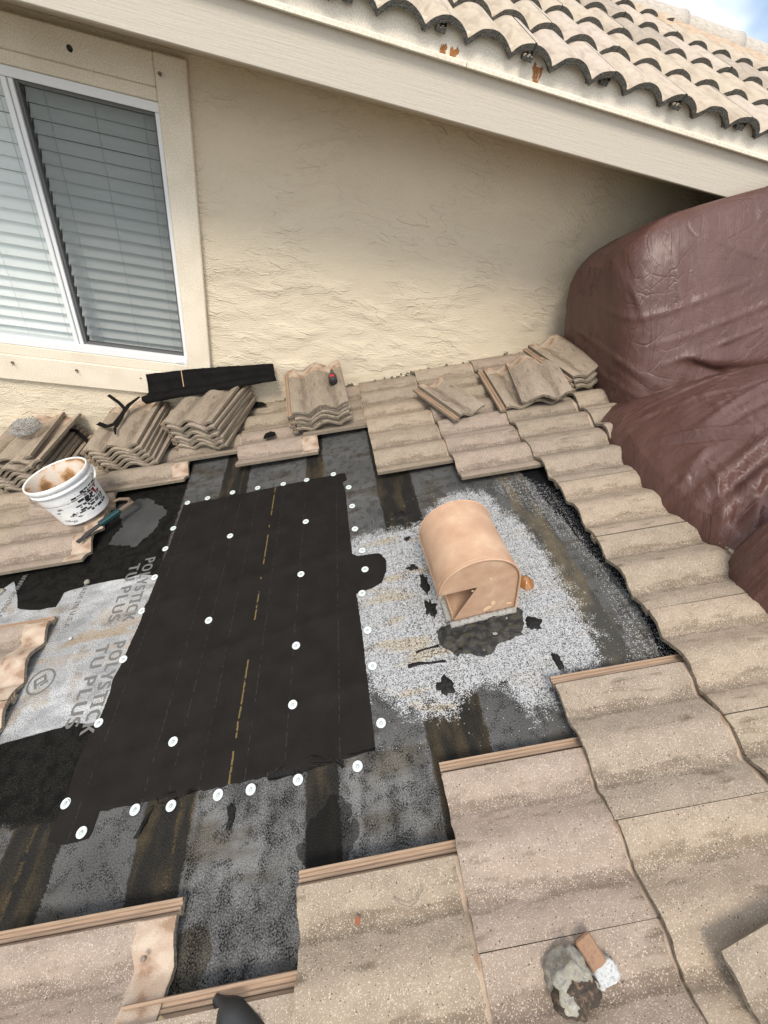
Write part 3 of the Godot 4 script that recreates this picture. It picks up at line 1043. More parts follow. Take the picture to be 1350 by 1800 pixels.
func build_setting() -> void:
	var st := mk()
	var n := 8
	for i in n:
		for j in n:
			var a := Vector3(-200 + 400.0 * i / n, -3.6, -200 + 400.0 * j / n)
			var s := 400.0 / n
			quad(st, a, a + Vector3(s, 0, 0), a + Vector3(s, 0, s), a + Vector3(0, 0, s), Vector2(i, j), Vector2(i + 1, j), Vector2(i + 1, j + 1), Vector2(i, j + 1))
	obj("ground", st, M.ground, self).set_meta("kind", "structure")

# ------------------------------------------------------------------ wall and window
const WX0 := -2.36
const WX1 := -1.293
const WY0 := -0.116
const WY1 := 0.957
func wall_quad(st: SurfaceTool, x0: float, y0: float, x1: float, y1: float) -> void:
	var f := func(x: float, y: float) -> Vector2: return Vector2((x + 1.3) / 3.2, (1.2 - y) / 1.8)
	quad(st, Vector3(x0, y1, 0), Vector3(x1, y1, 0), Vector3(x1, y0, 0), Vector3(x0, y0, 0), f.call(x0, y1), f.call(x1, y1), f.call(x1, y0), f.call(x0, y0))

func build_wall_and_window() -> void:
	var wall := thing("stucco_wall", "cream skip-trowelled stucco house wall rising from the tiled roof", "wall")
	var st := mk()
	st.set_smooth_group(-1)
	for r in [[-4.6, -3.6, WX0, 1.25], [WX1, -3.6, 1.9, 1.25], [1.9, -3.6, 4.6, 1.25], [WX0, -3.6, WX1, WY0], [WX0, WY1, WX1, 1.25]]:
		wall_quad(st, r[0], r[1], r[2], r[3])
	obj("stucco", st, M.stucco, wall)
	st = mk()
	box(st, Vector3(-4.6, -3.6, -0.16), Vector3(WX0 - 0.001, 1.25, -0.004))
	box(st, Vector3(WX1 + 0.001, -3.6, -0.16), Vector3(4.6, 1.25, -0.004))
	box(st, Vector3(WX0 - 0.001, -3.6, -0.16), Vector3(WX1 + 0.001, WY0 - 0.001, -0.004))
	box(st, Vector3(WX0 - 0.001, WY1 + 0.001, -0.16), Vector3(WX1 + 0.001, 1.25, -0.004))
	obj("wall_core", st, M.soffit, wall)
	st = mk()
	box(st, Vector3(-3.2, -1.2, -1.62), Vector3(-0.6, 1.25, -1.55))
	box(st, Vector3(-3.27, -1.2, -1.55), Vector3(-3.2, 1.25, -0.165))
	box(st, Vector3(-0.6, -1.2, -1.55), Vector3(-0.53, 1.25, -0.165))
	box(st, Vector3(-3.2, -1.27, -1.55), Vector3(-0.6, -1.2, -0.165))
	obj("room_interior", st, M.room, wall)

	var win := thing("sliding_window", "white vinyl sliding window with insect screen and cream wooden trim", "window")
	# outer frame
	st = mk()
	var fz0 := -0.055
	var fz1 := 0.012
	var fw := 0.032
	box(st, Vector3(WX0, WY1 - fw, fz0), Vector3(WX1, WY1 - 0.0005, fz1), 0.002)
	box(st, Vector3(WX0, WY0 + 0.0005, fz0), Vector3(WX1, WY0 + fw + 0.008, fz1 + 0.010), 0.003)
	box(st, Vector3(WX0 + 0.0005, WY0 + fw + 0.0085, fz0), Vector3(WX0 + fw, WY1 - fw - 0.0005, fz1), 0.002)
	box(st, Vector3(WX1 - 0.018, WY0 + fw + 0.0085, fz0), Vector3(WX1 - 0.0005, WY1 - fw - 0.0005, fz1), 0.002)
	obj("window_frame", st, M.vinyl, win)
	# meeting rails
	st = mk()
	box(st, Vector3(-1.842, WY0 + 0.041, -0.02), Vector3(-1.822, WY1 - 0.033, 0.010), 0.002)
	box(st, Vector3(-1.8205, WY0 + 0.041, -0.03), Vector3(-1.803, WY1 - 0.033, 0.004), 0.002)
	obj("meeting_rail", st, M.vinyl, win)
	st = mk()
	box(st, Vector3(-1.802, WY0 + 0.041, -0.034), Vector3(-1.790, WY1 - 0.033, -0.006))
	box(st, Vector3(-1.321, WY0 + 0.041, -0.034), Vector3(-1.3115, WY1 - 0.033, -0.006))
	box(st, Vector3(-1.789, WY0 + 0.041, -0.034), Vector3(-1.3215, WY0 + 0.052, -0.006))
	box(st, Vector3(-1.789, WY1 - 0.042, -0.034), Vector3(-1.3215, WY1 - 0.033, -0.006))
	obj("screen_frame", st, M.vinyl_dark, win)
	st = mk()
	box(st, Vector3(WX0 + 0.033, WY0 + 0.041, -0.010), Vector3(-1.8425, WY1 - 0.033, -0.006))
	obj("glass_pane", st, M.glass, win)
	st = mk()
	box(st, Vector3(-1.789, WY0 + 0.053, -0.045), Vector3(-1.3215, WY1 - 0.043, -0.041))
	obj("glass_pane", st, M.glass, win)
	st = mk()
	quad(st, Vector3(-1.789, WY1 - 0.043, -0.018), Vector3(-1.3216, WY1 - 0.043, -0.018), Vector3(-1.3216, WY0 + 0.053, -0.018), Vector3(-1.789, WY0 + 0.053, -0.018))
	obj("insect_screen", st, M.screen, win)
	st = mk()
	box(st, Vector3(-1.352, WY0 + 0.010, 0.0225), Vector3(-1.318, WY0 + 0.022, 0.0265), 0.001)
	obj("latch_plate", st, M.vinyl, win)
	# trim boards
	st = mk()
	box(st, Vector3(WX1 + 0.0015, -0.312, 0.0015), Vector3(-1.175, 1.098, 0.028), 0.004)
	obj("trim_board", st, M.trim, win)
	st = mk()
	box(st, Vector3(-2.50, WY1 + 0.001, 0.0015), Vector3(WX1 + 0.0005, 1.000, 0.020), 0.004)
	box(st, Vector3(-2.50, 1.0005, 0.0015), Vector3(WX1 + 0.0005, 1.097, 0.028), 0.004)
	obj("trim_board", st, M.trim, win)
	st = mk()
	box(st, Vector3(-2.50, -0.310, 0.0015), Vector3(WX1 + 0.0005, -0.170, 0.028), 0.004)
	box(st, Vector3(-2.50, -0.1695, 0.0015), Vector3(WX1 + 0.0005, WY0 - 0.0008, 0.022), 0.003)
	obj("trim_board", st, M.trim, win)
	st = mk()
	box(st, Vector3(-2.50, WY0 - 0.0003, 0.0015), Vector3(WX0 - 0.001, WY1 + 0.0005, 0.028), 0.004)
	obj("trim_board", st, M.trim, win)
	for b in [[-1.573, 1.045, 0.011, 0.004], [-1.272, 1.040, 0.007, 0.012], [-2.156, -0.21, 0.007, 0.010], [-1.861, -0.214, 0.0075, 0.010], [-1.549, -0.22, 0.005, 0.004]]:
		st = mk()
		tube(st, [Vector3(b[0], b[1], 0.027), Vector3(b[0], b[1], 0.0275 + b[3])], b[2], 10, b[2] * 0.8)
		if b[3] > 0.005:
			tube(st, [Vector3(b[0] + 0.004, b[1] - 0.004, 0.029 + b[3]), Vector3(b[0] + 0.007, b[1] - 0.007, 0.04 + b[3])], 0.0022, 6)
		obj("screw_head", st, M.bolt if b[2] < 0.010 else M.tool_black, win)

	var blind := thing("window_blind", "closed pale grey horizontal slat blind hanging behind the window glass", "blind", Transform3D(Basis.IDENTITY, Vector3(0, WY0, -0.10)))
	rng.seed = 9
	var pitch := 0.0485
	var count := 22
	for half in [[-2.35, -1.822], [-1.815, -1.303]]:
		for k in count:
			var y := 0.030 + k * pitch
			var w0: float = half[0]
			var w1: float = half[1]
			st = mk()
			st.set_smooth_group(0)
			var P := []
			var U := []
			var sag := rng.randf_range(-0.0015, 0.0015)
			for i in 5:
				var row := []
				var ur := []
				for j in 5:
					var t := -1.0 + j * 0.5
					var a := deg_to_rad(-60.0 + rng.randf_range(-0.4, 0.4))
					var q := Vector2(0.0255 * t, 0.004 * (1.0 - t * t)).rotated(a)
					row.append(Vector3(lerpf(w0, w1, i / 4.0), y - q.y + sag * sin(PI * i / 4.0), q.x * -1.0)); ur.append(Vector2(i, j))
				P.append(row); U.append(ur)
			grid(st, P, U)
			obj("slat", st, M.slat, blind)
		for cx in [0.16, 0.5, 0.86]:
			st = mk()
			var x := lerpf(half[0], half[1], cx)
			tube(st, [Vector3(x, 0.0, 0.031), Vector3(x, 1.06, 0.031)], 0.0011, 5)
			obj("ladder_cord", st, M.cord, blind)
		st = mk()
		box(st, Vector3(half[0], 0.002, -0.022), Vector3(half[1], 0.016, 0.022), 0.003)
		obj("bottom_rail", st, M.slat, blind)

# ------------------------------------------------------------------ upper roof
const UP := 0.3578   # 20.5 degrees
func up_tr(x: float, s: float, h := 0.0) -> Transform3D:
	# frame on the upper roof: local x upslope (towards -z), local z along +x
	var xa := Vector3(0, sin(UP), -cos(UP))
	var ya := Vector3(0, cos(UP), sin(UP))
	var za := xa.cross(ya)
	var o := Vector3(x, 1.337 - (Y0 + 0.039), 0.47)
	return Transform3D(Basis(xa, ya, za), o + xa * s + ya * h)

func build_upper_roof() -> void:
	var roof := thing("upper_roof", "pale pink-tan barrel tile roof with cream fascia above the stucco wall", "roof")
	var st := mk()
	box(st, Vector3(-4.6, 1.103, 0.412), Vector3(4.6, 1.2425, 0.450), 0.003)
	var fb := obj("fascia_board", st, M.painted_wood, roof)
	fb.set_meta("label", "cream painted wooden fascia board with fine rough-sawn grain")
	st = mk()
	box(st, Vector3(-4.6, 1.118, 0.0015), Vector3(4.6, 1.13, 0.4115))
	obj("soffit", st, M.soffit, roof)
	# metal flashing behind the tile ends, weep holes punched under every barrel
	st = mk()
	st.set_smooth_group(-1)
	var x := -2.1
	var y0 := 1.2465
	var y1 := 1.318
	while x < 2.7:
		var w := 0.15
		var cx := x + w * 0.5
		var cy := 1.296
		var q := []
		var e := []
		for k in 16:
			var t := TAU * k / 16
			var d := Vector2(cos(t), sin(t))
			e.append(Vector3(cx + d.x * 0.0052, cy + d.y * 0.0095, 0.458))
			var sc: float = min(w * 0.5 / max(abs(d.x), 0.0001), (y1 - cy if d.y > 0 else cy - y0) / max(abs(d.y), 0.0001))
			q.append(Vector3(cx + d.x * sc, cy + d.y * sc, 0.458))
		var corners := [Vector3(x + w, y1, 0.458), Vector3(x, y1, 0.458), Vector3(x, y0, 0.458), Vector3(x + w, y0, 0.458)]
		var ring := []
		for k in 16:
			var a: Vector3 = q[k]
			var b: Vector3 = q[(k + 1) % 16]
			ring.append([a, b, e[k], e[(k + 1) % 16]])
			# corner filler
			for c in corners:
				if not (is_equal_approx(a.x, b.x) or is_equal_approx(a.y, b.y)) and (is_equal_approx(c.x, a.x) or is_equal_approx(c.x, b.x)) and (is_equal_approx(c.y, a.y) or is_equal_approx(c.y, b.y)):
					for p in [a, b, c]: vx(st, p, Vector2(p.x, -p.y) * 2.0)
		for r in ring:
			quad(st, r[1], r[0], r[2], r[3], Vector2(r[1].x, -r[1].y) * 2.0, Vector2(r[0].x, -r[0].y) * 2.0, Vector2(r[2].x, -r[2].y) * 2.0, Vector2(r[3].x, -r[3].y) * 2.0)
		x += w
	obj("flashing", st, M.flashing, roof)
	st = mk()
	for seg in [[-4.6, -1.345], [-1.343, -0.213], [-0.211, 1.43], [1.432, 4.6]]:
		box(st, Vector3(seg[0], 1.2360, 0.4502), Vector3(seg[1], 1.2505, 0.474), 0.002)
	obj("drip_edge", st, M.drip, roof)
	# rust stains grown on the metal
	rng.seed = 21
	for s in [[-0.300, 1.262, 0.007, 0.009], [-0.297, 1.255, 0.009, 0.006], [-0.291, 1.268, 0.005, 0.006], [-0.268, 1.263, 0.006, 0.010], [-0.258, 1.259, 0.008, 0.010], [-0.250, 1.268, 0.005, 0.006], [-0.262, 1.254, 0.007, 0.004],
			[0.024, 1.286, 0.006, 0.009], [0.034, 1.282, 0.007, 0.008], [0.050, 1.284, 0.006, 0.007], [0.031, 1.272, 0.0045, 0.011], [0.042, 1.268, 0.004, 0.012], [0.052, 1.274, 0.0035, 0.012], [0.036, 1.259, 0.003, 0.009], [0.045, 1.255, 0.005, 0.005]]:
		st = mk()
		var c := PackedVector2Array()
		for k in 24:
			var t := TAU * k / 24
			var j := rng.randf_range(0.5, 1.25)
			c.append(Vector2(s[0] + cos(t) * s[2] * 1.25 * j, -(s[1] + sin(t) * s[3] * 1.2 * j)))
		sheet(st, c, 0.4565, 0.4588 + rng.randf() * 0.0012, Rect2(0, 0, 1, 1))
		obj("rust_stain", st, M.rust, roof, Transform3D(Basis(Vector3(1, 0, 0), Vector3(0, 0, 1), Vector3(0, -1, 0)), Vector3.ZERO))
	# deck under the tiles and the far slope
	st = mk()
	var a := up_tr(-4.6, 0.06, -0.002)
	var b := up_tr(-4.6, 1.60, -0.002)
	var far := Vector3(0, -1.6, -3.4)
	var L := Vector3(9.2, 0, 0)
	quad(st, b.origin, b.origin + L, a.origin + L, a.origin)
	quad(st, b.origin + far + L, b.origin + L, b.origin, b.origin + far)
	obj("roof_deck", st, M.deck_plain, roof)
	# tiles, crests on x = n * 0.15
	rng.seed = 22
	for k in 5:
		var off := 0.0 if k % 2 == 0 else 0.15
		for i in 14:
			var xx := -1.505 + off + i * TW
			if k == 4 and xx > 1.05: continue
			if k == 3 and xx > 1.75: continue
			var tr := up_tr(xx + rng.randf_range(-0.003, 0.003), k * EXPO + rng.randf_range(-0.004, 0.004), 0.0)
			tr.basis = tr.basis * Basis(Vector3.UP, deg_to_rad(rng.randf_range(-0.5, 0.5)))
			var bm: Material = upper_body_mats[rng.randi() % upper_body_mats.size()]
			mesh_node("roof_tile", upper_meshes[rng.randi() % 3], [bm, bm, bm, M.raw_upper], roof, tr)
	# mortar bed under the ridge, lower border slanting down to the right
	st = mk()
	st.set_smooth_group(0)
	var P := []
	var U := []
	for i in 61:
		var xx := -0.6 + i * 0.055
		var zb := lerpf(-0.86, -0.50, clampf((xx - 0.9) / 0.85, 0.0, 1.0)) + 0.02 * nz.get_noise_1d(xx * 900.0)
		var yb := 1.335 + (0.47 - zb) * tan(UP)
		var row := []
		var ur := []
		for j in 5:
			var t := j / 4.0
			var zz := lerpf(-0.96, zb, t)
			var yy := lerpf(1.852, yb - 0.02, t) + 0.012 * sin(PI * t) + 0.006 * nz.get_noise_2d(xx * 1500.0, t * 300.0)
			row.append(Vector3(xx, yy, zz)); ur.append(Vector2(xx, t))
		P.append(row); U.append(ur)
	grid(st, P, U)
	obj("mortar_bed", st, M.mortar, roof)
	# ridge tiles
	for i in 10:
		var x0 := -0.71 + i * 0.405
		st = mk()
		st.set_smooth_group(0)
		for lay in 2:
			P = []; U = []
			for q in 3:
				var row := []
				var ur := []
				for j in 15:
					var t := PI * (j / 14.0)
					var r := (0.118 + (0.014 if q == 2 else 0.006 if q == 1 else 0.0)) - (0.016 if lay == 1 else 0.0)
					row.append(Vector3(x0 + [0.0, 0.38, 0.43][q], 1.802 + sin(t) * r * 0.78 + 0.002 * nz.get_noise_2d(i * 77.0 + q * 30.0, j * 90.0), -1.0 + cos(t) * r)); ur.append(Vector2(q * 0.4, j / 14.0))
				P.append(row); U.append(ur)
			grid(st, P, U, lay == 0)
			if lay == 0:
				for j in 14:
					var c0: Vector3 = P[2][j]
					var c1: Vector3 = P[2][j + 1]
					var m0 := Vector3(c0.x, 1.802 + (c0.y - 1.802) * 0.86, -1.0 + (c0.z + 1.0) * 0.87)
					var m1 := Vector3(c1.x, 1.802 + (c1.y - 1.802) * 0.86, -1.0 + (c1.z + 1.0) * 0.87)
					quad(st, c0, c1, m1, m0)
		obj("ridge_tile", st, M.ridge, roof)

# ------------------------------------------------------------------ lower roof
func build_lower_roof() -> void:
	var roof := thing("lower_roof", "sloping lower roof with tan tiles stripped down to black underlayment", "roof")
	var st := mk()
	box(st, Vector3(-4.2, -0.05, 0.0015), Vector3(4.2, -0.004, 3.4))
	obj("roof_deck", st, M.deck_plain, roof, on_roof(0, DECK, 0))
	# underlayment sheet, slightly uneven
	st = mk()
	st.set_smooth_group(0)
	var P := []
	var U := []
	for i in 103:
		var row := []
		var ur := []
		for j in 89:
			var u := DORG.x + DSZ.x * i / 102.0
			var v := DORG.y + DSZ.y * j / 88.0
			row.append(Vector3(u, 0.0012 * nz.get_noise_2d(u * 300.0, v * 120.0), v)); ur.append(Vector2(i / 102.0, j / 88.0))
		P.append(row); U.append(ur)
	grid(st, P, U)
	var ul := obj("underlayment", st, M.deck, roof, on_roof(0, DECK, 0))
	ul.set_meta("label", "mottled grey and black granulated underlayment with white granules round the vent")
	# laid tiles: [course, first lap, last lap]
	rng.seed = 31
	var n := 0
	for c in [[-8, 0.182, 0.782], [-7, 0.332, 0.932], [-6, 0.182, 1.082], [-5, 0.332, 0.632], [-4, 0.182, 0.482], [-3, 0.032, 0.632], [-2, 0.182, 0.482], [-1, 0.332, 0.932], [0, 0.182, 1.082],
			[-7, 1.532, 3.032], [-6, 1.682, 3.182], [-5, 2.732, 3.032], [-4, 2.582, 3.182], [-3, 2.732, 3.032], [-2, 2.582, 3.182], [-1, 2.432, 3.032], [0, 2.282, 3.182]]:
		var lap: float = c[1]
		while lap <= c[2] + 0.001:
			lay_tile(roof, c[0], lap, n)
			n += 1
			lap += TW
	for k in range(1, 5):
		var lap := 0.332 if k % 2 != 0 else 0.182
		while lap < 3.2:
			n += 1
			if k == 1 and absf(lap - 2.132) < 0.01:
				# cracked tile: three pieces with open joints
				lay_tile(roof, k, lap, 4, 0.0, 0.0, make_tile(11, 0.0, 0.0985, -0.028, 0.0805))
				lay_tile(roof, k, lap, 4, -0.001, 0.0, make_tile(12, 0.0, 0.099, 0.0815, 0.2992))
				lay_tile(roof, k, lap, 4, 0.0, 0.0, make_tile(13, 0.0995, TL, -0.028, 0.298))
			else:
				lay_tile(roof, k, lap, n)
			lap += TW
	# narrow cut tiles against the wall
	for k in range(-1, 5):
		if k % 2 != 0:
			lay_tile(roof, k, 0.032, n, 0.0, 0.0, make_tile(20 + k, 0.0, TL, 0.272, 0.298))
		n += 1
	# mortar and moss crumbs along the foot of the wall
	rng.seed = 33
	var mm := MultiMesh.new()
	mm.transform_format = MultiMesh.TRANSFORM_3D
	var cr := mk()
	blob(cr, circle(0, 0, 1, 0.8, 7, 0.5), -0.3, 0.9, 0.5, 1.0, 3, 2.0)
	mm.mesh = fin(cr)
	var spots := []
	for i in 420:
		var u := rng.randf_range(-2.4, 1.0)
		var dense := 1.0 if (u > -0.4 and u < 0.25) else 0.35
		if rng.randf() > dense: continue
		var s := rng.randf_range(0.003, 0.011)
		var yy := DECK + 0.055 + rng.randf_range(-0.02, 0.012)
		spots.append(Transform3D(RB * Basis(Vector3.UP, rng.randf() * TAU).scaled(Vector3(s, s, s)), rp(u, yy, rng.randf_range(0.002, 0.03))))
	mm.instance_count = spots.size()
	for i in spots.size(): mm.set_instance_transform(i, spots[i])
	var mi := MultiMeshInstance3D.new()
	mi.multimesh = mm
	mi.material_override = M.moss
	mi.name = numbered("moss", self)
	add_child(mi)
	mi.set_meta("kind", "stuff")
	tag(mi, "mossy mortar crumbs along the foot of the stucco wall", "moss")

# ------------------------------------------------------------------ felt, membrane, cap nails, granules
func build_membranes() -> void:
	# printed silver membrane at the left
	var base := on_roof(0, DECK, 0)
	var mem := thing("membrane_sheet", "worn silver-grey printed membrane showing beside the black felt", "membrane", base)
	var st := mk()
	var pts := ragged(pairs("-1.444,1.211;-1.515,1.205;-1.588,1.207;-1.690,1.219;-1.693,1.256;-1.700,1.287;-1.765,1.285;-1.822,1.268;-1.870,1.246;-1.914,1.170;-1.974,1.088;-2.012,1.127;-2.16,1.126;-2.1,1.83;-1.70,1.82;-1.641,1.806;-1.581,1.800;-1.530,1.791;-1.459,1.790;-1.429,1.777;-1.36,1.801;-1.30,1.80;-1.29,1.23;-1.33,1.225;-1.38,1.20"), 0.012, 0.011, 3.0)
	sheet(st, pts, -0.001, 0.0035, Rect2(-2.2, 1.0, 0.92, 0.9))
	obj("sheet", st, M.membrane, mem)
	var font := SystemFont.new()
	font.font_names = PackedStringArray(["Droid Sans"])
	font.font_weight = 700
	var tb := Basis(Vector3(0, 0, 1), Vector3(1, 0, 0), Vector3(0, 1, 0))
	for t in [["POLYSTICK", -1.386, 1.515, 0.044, 0.315], ["TU PLUS", -1.446, 1.515, 0.044, 0.285], ["POLYSTICK", -1.386, 1.115, 0.044, 0.315], ["TU PLUS", -1.446, 1.135, 0.044, 0.285], ["MADE IN U.S.A.", -1.622, 1.185, 0.021, 0.225], ["WWW.POLYGLASS.US", -1.945, 1.06, 0.022, 0.30], ["POLYSTICK", -1.70, 1.64, 0.030, 0.20]]:
		var tm := TextMesh.new()
		tm.text = t[0]
		tm.font = font
		tm.font_size = 32
		tm.depth = 0.02
		tm.pixel_size = 0.01
		tm.curve_step = 2.0
		tm.horizontal_alignment = HORIZONTAL_ALIGNMENT_LEFT
		tm.vertical_alignment = VERTICAL_ALIGNMENT_BOTTOM
		var ab := tm.get_aabb()
		var sx: float = t[4] / max(ab.size.x, 0.01)
		var sy: float = t[3] / max(ab.size.y, 0.01)
		var tr := Transform3D(tb * Basis.from_scale(Vector3(sx, sy, 0.02)), Vector3.ZERO)
		tr.origin = Vector3(t[1], 0.0038, t[2]) - tr.basis * Vector3(ab.position.x, ab.position.y, 0)
		mesh_node("lettering", tm, M.ink, mem, tr)
	# round emblem: ring with a looped letter shape
	st = mk()
	st.set_smooth_group(-1)
	var seg := 40
	for k in seg:
		var t0 := TAU * k / seg
		var t1 := TAU * (k + 1) / seg
		var a0 := Vector3(cos(t0), 0, sin(t0))
		var a1 := Vector3(cos(t1), 0, sin(t1))
		quad(st, a0 * 0.047, a1 * 0.047, a1 * 0.040, a0 * 0.040)
	for q in [[-0.022, -0.022, 0.018, -0.014], [-0.022, -0.014, -0.014, 0.018], [0.010, -0.014, 0.018, 0.008], [-0.014, 0.0, 0.010, 0.007], [-0.004, 0.010, 0.022, 0.018]]:
		quad(st, Vector3(q[0], 0, q[1]), Vector3(q[2], 0, q[1]), Vector3(q[2], 0, q[3]), Vector3(q[0], 0, q[3]))
	obj("emblem", st, M.ink, mem, Transform3D(Basis(Vector3.UP, 0.5), Vector3(-1.605, 0.0042, 1.614)))

	# black felt patch
	var felt := thing("felt_patch", "large black felt sheet with ochre dashed line nailed over the roof", "roofing felt", base)
	st = mk()
	st.set_smooth_group(0)
	var left := pairs("-1.295,0.78;-1.297,1.066;-1.314,1.236;-1.327,1.462;-1.344,1.637;-1.350,1.801;-1.363,1.910;-1.358,1.982;-1.361,2.06")
	var right := pairs("-0.497,0.80;-0.492,0.855;-0.515,0.865;-0.505,0.932;-0.507,1.124;-0.506,1.324;-0.483,1.343;-0.438,1.339;-0.399,1.349;-0.381,1.387;-0.386,1.44;-0.41,1.489;-0.45,1.508;-0.507,1.513;-0.501,1.686;-0.502,1.833;-0.501,1.966;-0.502,2.06")
	var rows := 230
	var cols := 56
	var P := []
	var U := []
	for i in cols + 1:
		P.append([]); U.append([])
	for j in rows + 1:
		var v := lerpf(0.793, 2.044, float(j) / rows)
		var l := at_v(left, v) + 0.0015 * nz.get_noise_1d(v * 2500.0)
		var r := at_v(right, v) + 0.0025 * nz.get_noise_1d(v * 3500.0 + 70.0)
		for i in cols + 1:
			var t := float(i) / cols
			var u := lerpf(l, r, t)
			var vv := v
			if j == 0: vv += 0.020 * t - 0.006 + 0.006 * nz.get_noise_1d(u * 2200.0)
			if j >= rows - 1: vv += 0.006 * nz.get_noise_1d(u * 1100.0) - (0.012 * clampf((u + 0.62) / 0.1, 0.0, 1.0))
			var h := 0.0042 + 0.0010 * nz.get_noise_2d(u * 250.0, v * 200.0)
			for fold in [[1.10, 0.0026], [1.345, 0.0040], [1.62, 0.0046], [1.885, 0.0040], [1.96, 0.0022]]:
				h += fold[1] * exp(-pow((v + 0.10 * (u + 0.9) - fold[0] + 0.008 * nz.get_noise_1d(u * 300.0)) / 0.020, 2.0))
			if i == 0 or i == cols or j == 0 or j == rows: h = 0.0012
			elif i == 1 or i == cols - 1 or j == 1 or j == rows - 1: h = max(h, 0.0042)
			P[i].append(Vector3(u, h, vv)); U[i].append(Vector2((u + 1.42) / 1.06, (vv - 0.76) / 1.38))
	grid(st, P, U)
	obj("sheet", st, M.felt, felt)
	st = mk()
	sheet(st, ragged(pairs("-1.360,1.99;-1.243,1.99;-1.246,2.034;-1.248,2.090;-1.254,2.101;-1.280,2.103;-1.321,2.103;-1.366,2.086;-1.361,2.035"), 0.01, 0.004, 3.0), 0.0006, 0.0030, Rect2(-1.42, 0.76, 1.06, 1.38))
	obj("flap", st, M.felt, felt)
	# cap nails
	var capm := mk()
	lathe(capm, [[0.0135, 0.0], [0.0135, 0.0012], [0.0125, 0.0022], [0.0112, 0.0022], [0.0106, 0.0009], [0.0092, 0.0009], [0.0086, 0.0022], [0.0072, 0.0024], [0.0066, 0.0012], [0.0001, 0.0012]], 24)
	var cap_mesh := fin(capm)
	capm = mk()
	lathe(capm, [[0.0042, 0.0016], [0.0042, 0.0032], [0.0034, 0.0037], [0.0001, 0.0038]], 12)
	var head_mesh := fin(capm)
	var sets := [
		["at left edge of the black felt, %s from the top", pairs("-1.274,0.783;-1.304,0.953;-1.309,1.079;-1.314,1.236;-1.319,1.397;-1.327,1.593;-1.335,1.802;-1.349,2.009")],
		["on top edge of the black felt, %s from the left", pairs("-1.176,0.779;-1.053,0.774;-0.928,0.779;-0.801,0.789;-0.686,0.795;-0.554,0.793")],
		["along right edge of the black felt, %s from the top", pairs("-0.488,0.916;-0.483,1.050;-0.483,1.194;-0.465,1.320;-0.464,1.417;-0.486,1.522;-0.483,1.673;-0.481,1.799;-0.477,1.969")],
		["below bottom edge of the black felt, %s from the right", pairs("-0.552,2.063;-0.710,2.066;-0.835,2.066;-0.922,2.063;-1.046,2.066;-1.144,2.058")]]
	rng.seed = 41
	for s in sets:
		for i in s[1].size():
			place_cap("white round cap nail " + s[0] % ordinal(i), s[1][i], cap_mesh, head_mesh)
	place_cap("white round cap nail on the lower left felt flap", Vector2(-1.275, 2.085), cap_mesh, head_mesh)
	var inner := ["left of the ochre line near the felt's top", "right of the ochre line near the felt's top", "second from the top right of the ochre line", "in the felt's middle left of the ochre line", "third from the top right of the ochre line", "lowest of those right of the ochre line", "lowest of those left of the ochre line"]
	var ip := pairs("-1.022,1.084;-0.689,1.092;-0.707,1.381;-1.044,1.504;-0.721,1.678;-0.727,1.870;-1.076,1.906")
	for i in 7:
		place_cap("white round cap nail " + inner[i], ip[i], cap_mesh, head_mesh, [0.0070, 0.0078, 0.0096, 0.0056, 0.0080, 0.0100, 0.0098][i])
	# loose white granules over the sprinkled field
	rng.seed = 43
	var mm := MultiMesh.new()
	mm.transform_format = MultiMesh.TRANSFORM_3D
	var ch := mk()
	ch.set_smooth_group(-1)
	var o := [Vector3(1, 0, 0), Vector3(0, 0, 1), Vector3(-1, 0, 0.2), Vector3(0.1, 0, -1), Vector3(0.1, 0.9, 0)]
	for k in 4:
		for p in [o[k], o[4], o[(k + 1) % 4]]: vx(ch, p, Vector2.ZERO)
	mm.mesh = fin(ch)
	var poly := pairs("-0.47,1.25;-0.39,1.22;-0.23,1.24;-0.03,1.09;0.08,1.12;0.16,1.36;0.20,1.5;0.20,1.85;0.16,1.92;0.0,1.94;-0.02,2.02;-0.09,1.96;-0.2,1.93;-0.28,1.98;-0.46,1.94;-0.48,1.53")
	var wide := pairs("-0.50,1.2;-0.1,1.02;0.2,1.02;0.40,1.35;0.40,2.0;0.0,2.1;-0.5,2.05")
	var trs := []
	while trs.size() < 6000:
		var p := Vector2(rng.randf_range(-0.5, 0.4), rng.randf_range(1.02, 2.1))
		if not Geometry2D.is_point_in_polygon(p, wide): continue
		if not Geometry2D.is_point_in_polygon(p, poly) and rng.randf() < 0.93: continue
		if p.x > -0.24 and p.x < 0.01 and p.y > 1.46 and p.y < 1.82: continue
		var s := rng.randf_range(0.0006, 0.0014)
		trs.append(Transform3D(RB * Basis(Vector3.UP, rng.randf() * TAU).scaled(Vector3(s, s * 0.8, s)), rp(p.x, DECK + 0.0003, p.y)))
	mm.instance_count = trs.size()
	for i in trs.size(): mm.set_instance_transform(i, trs[i])
	var mi := MultiMeshInstance3D.new()
	mi.multimesh = mm
	mi.material_override = M.chip
	mi.name = numbered("roof_granules", self)
	add_child(mi)
	mi.set_meta("kind", "stuff")
	tag(mi, "loose white mineral granules strewn around the roof vent", "granules")

func at_v(p: PackedVector2Array, v: float) -> float:
	for i in p.size() - 1:
		if v <= p[i + 1].y:
			return lerpf(p[i].x, p[i + 1].x, clampf((v - p[i].y) / (p[i + 1].y - p[i].y), 0.0, 1.0))
	return p[-1].x

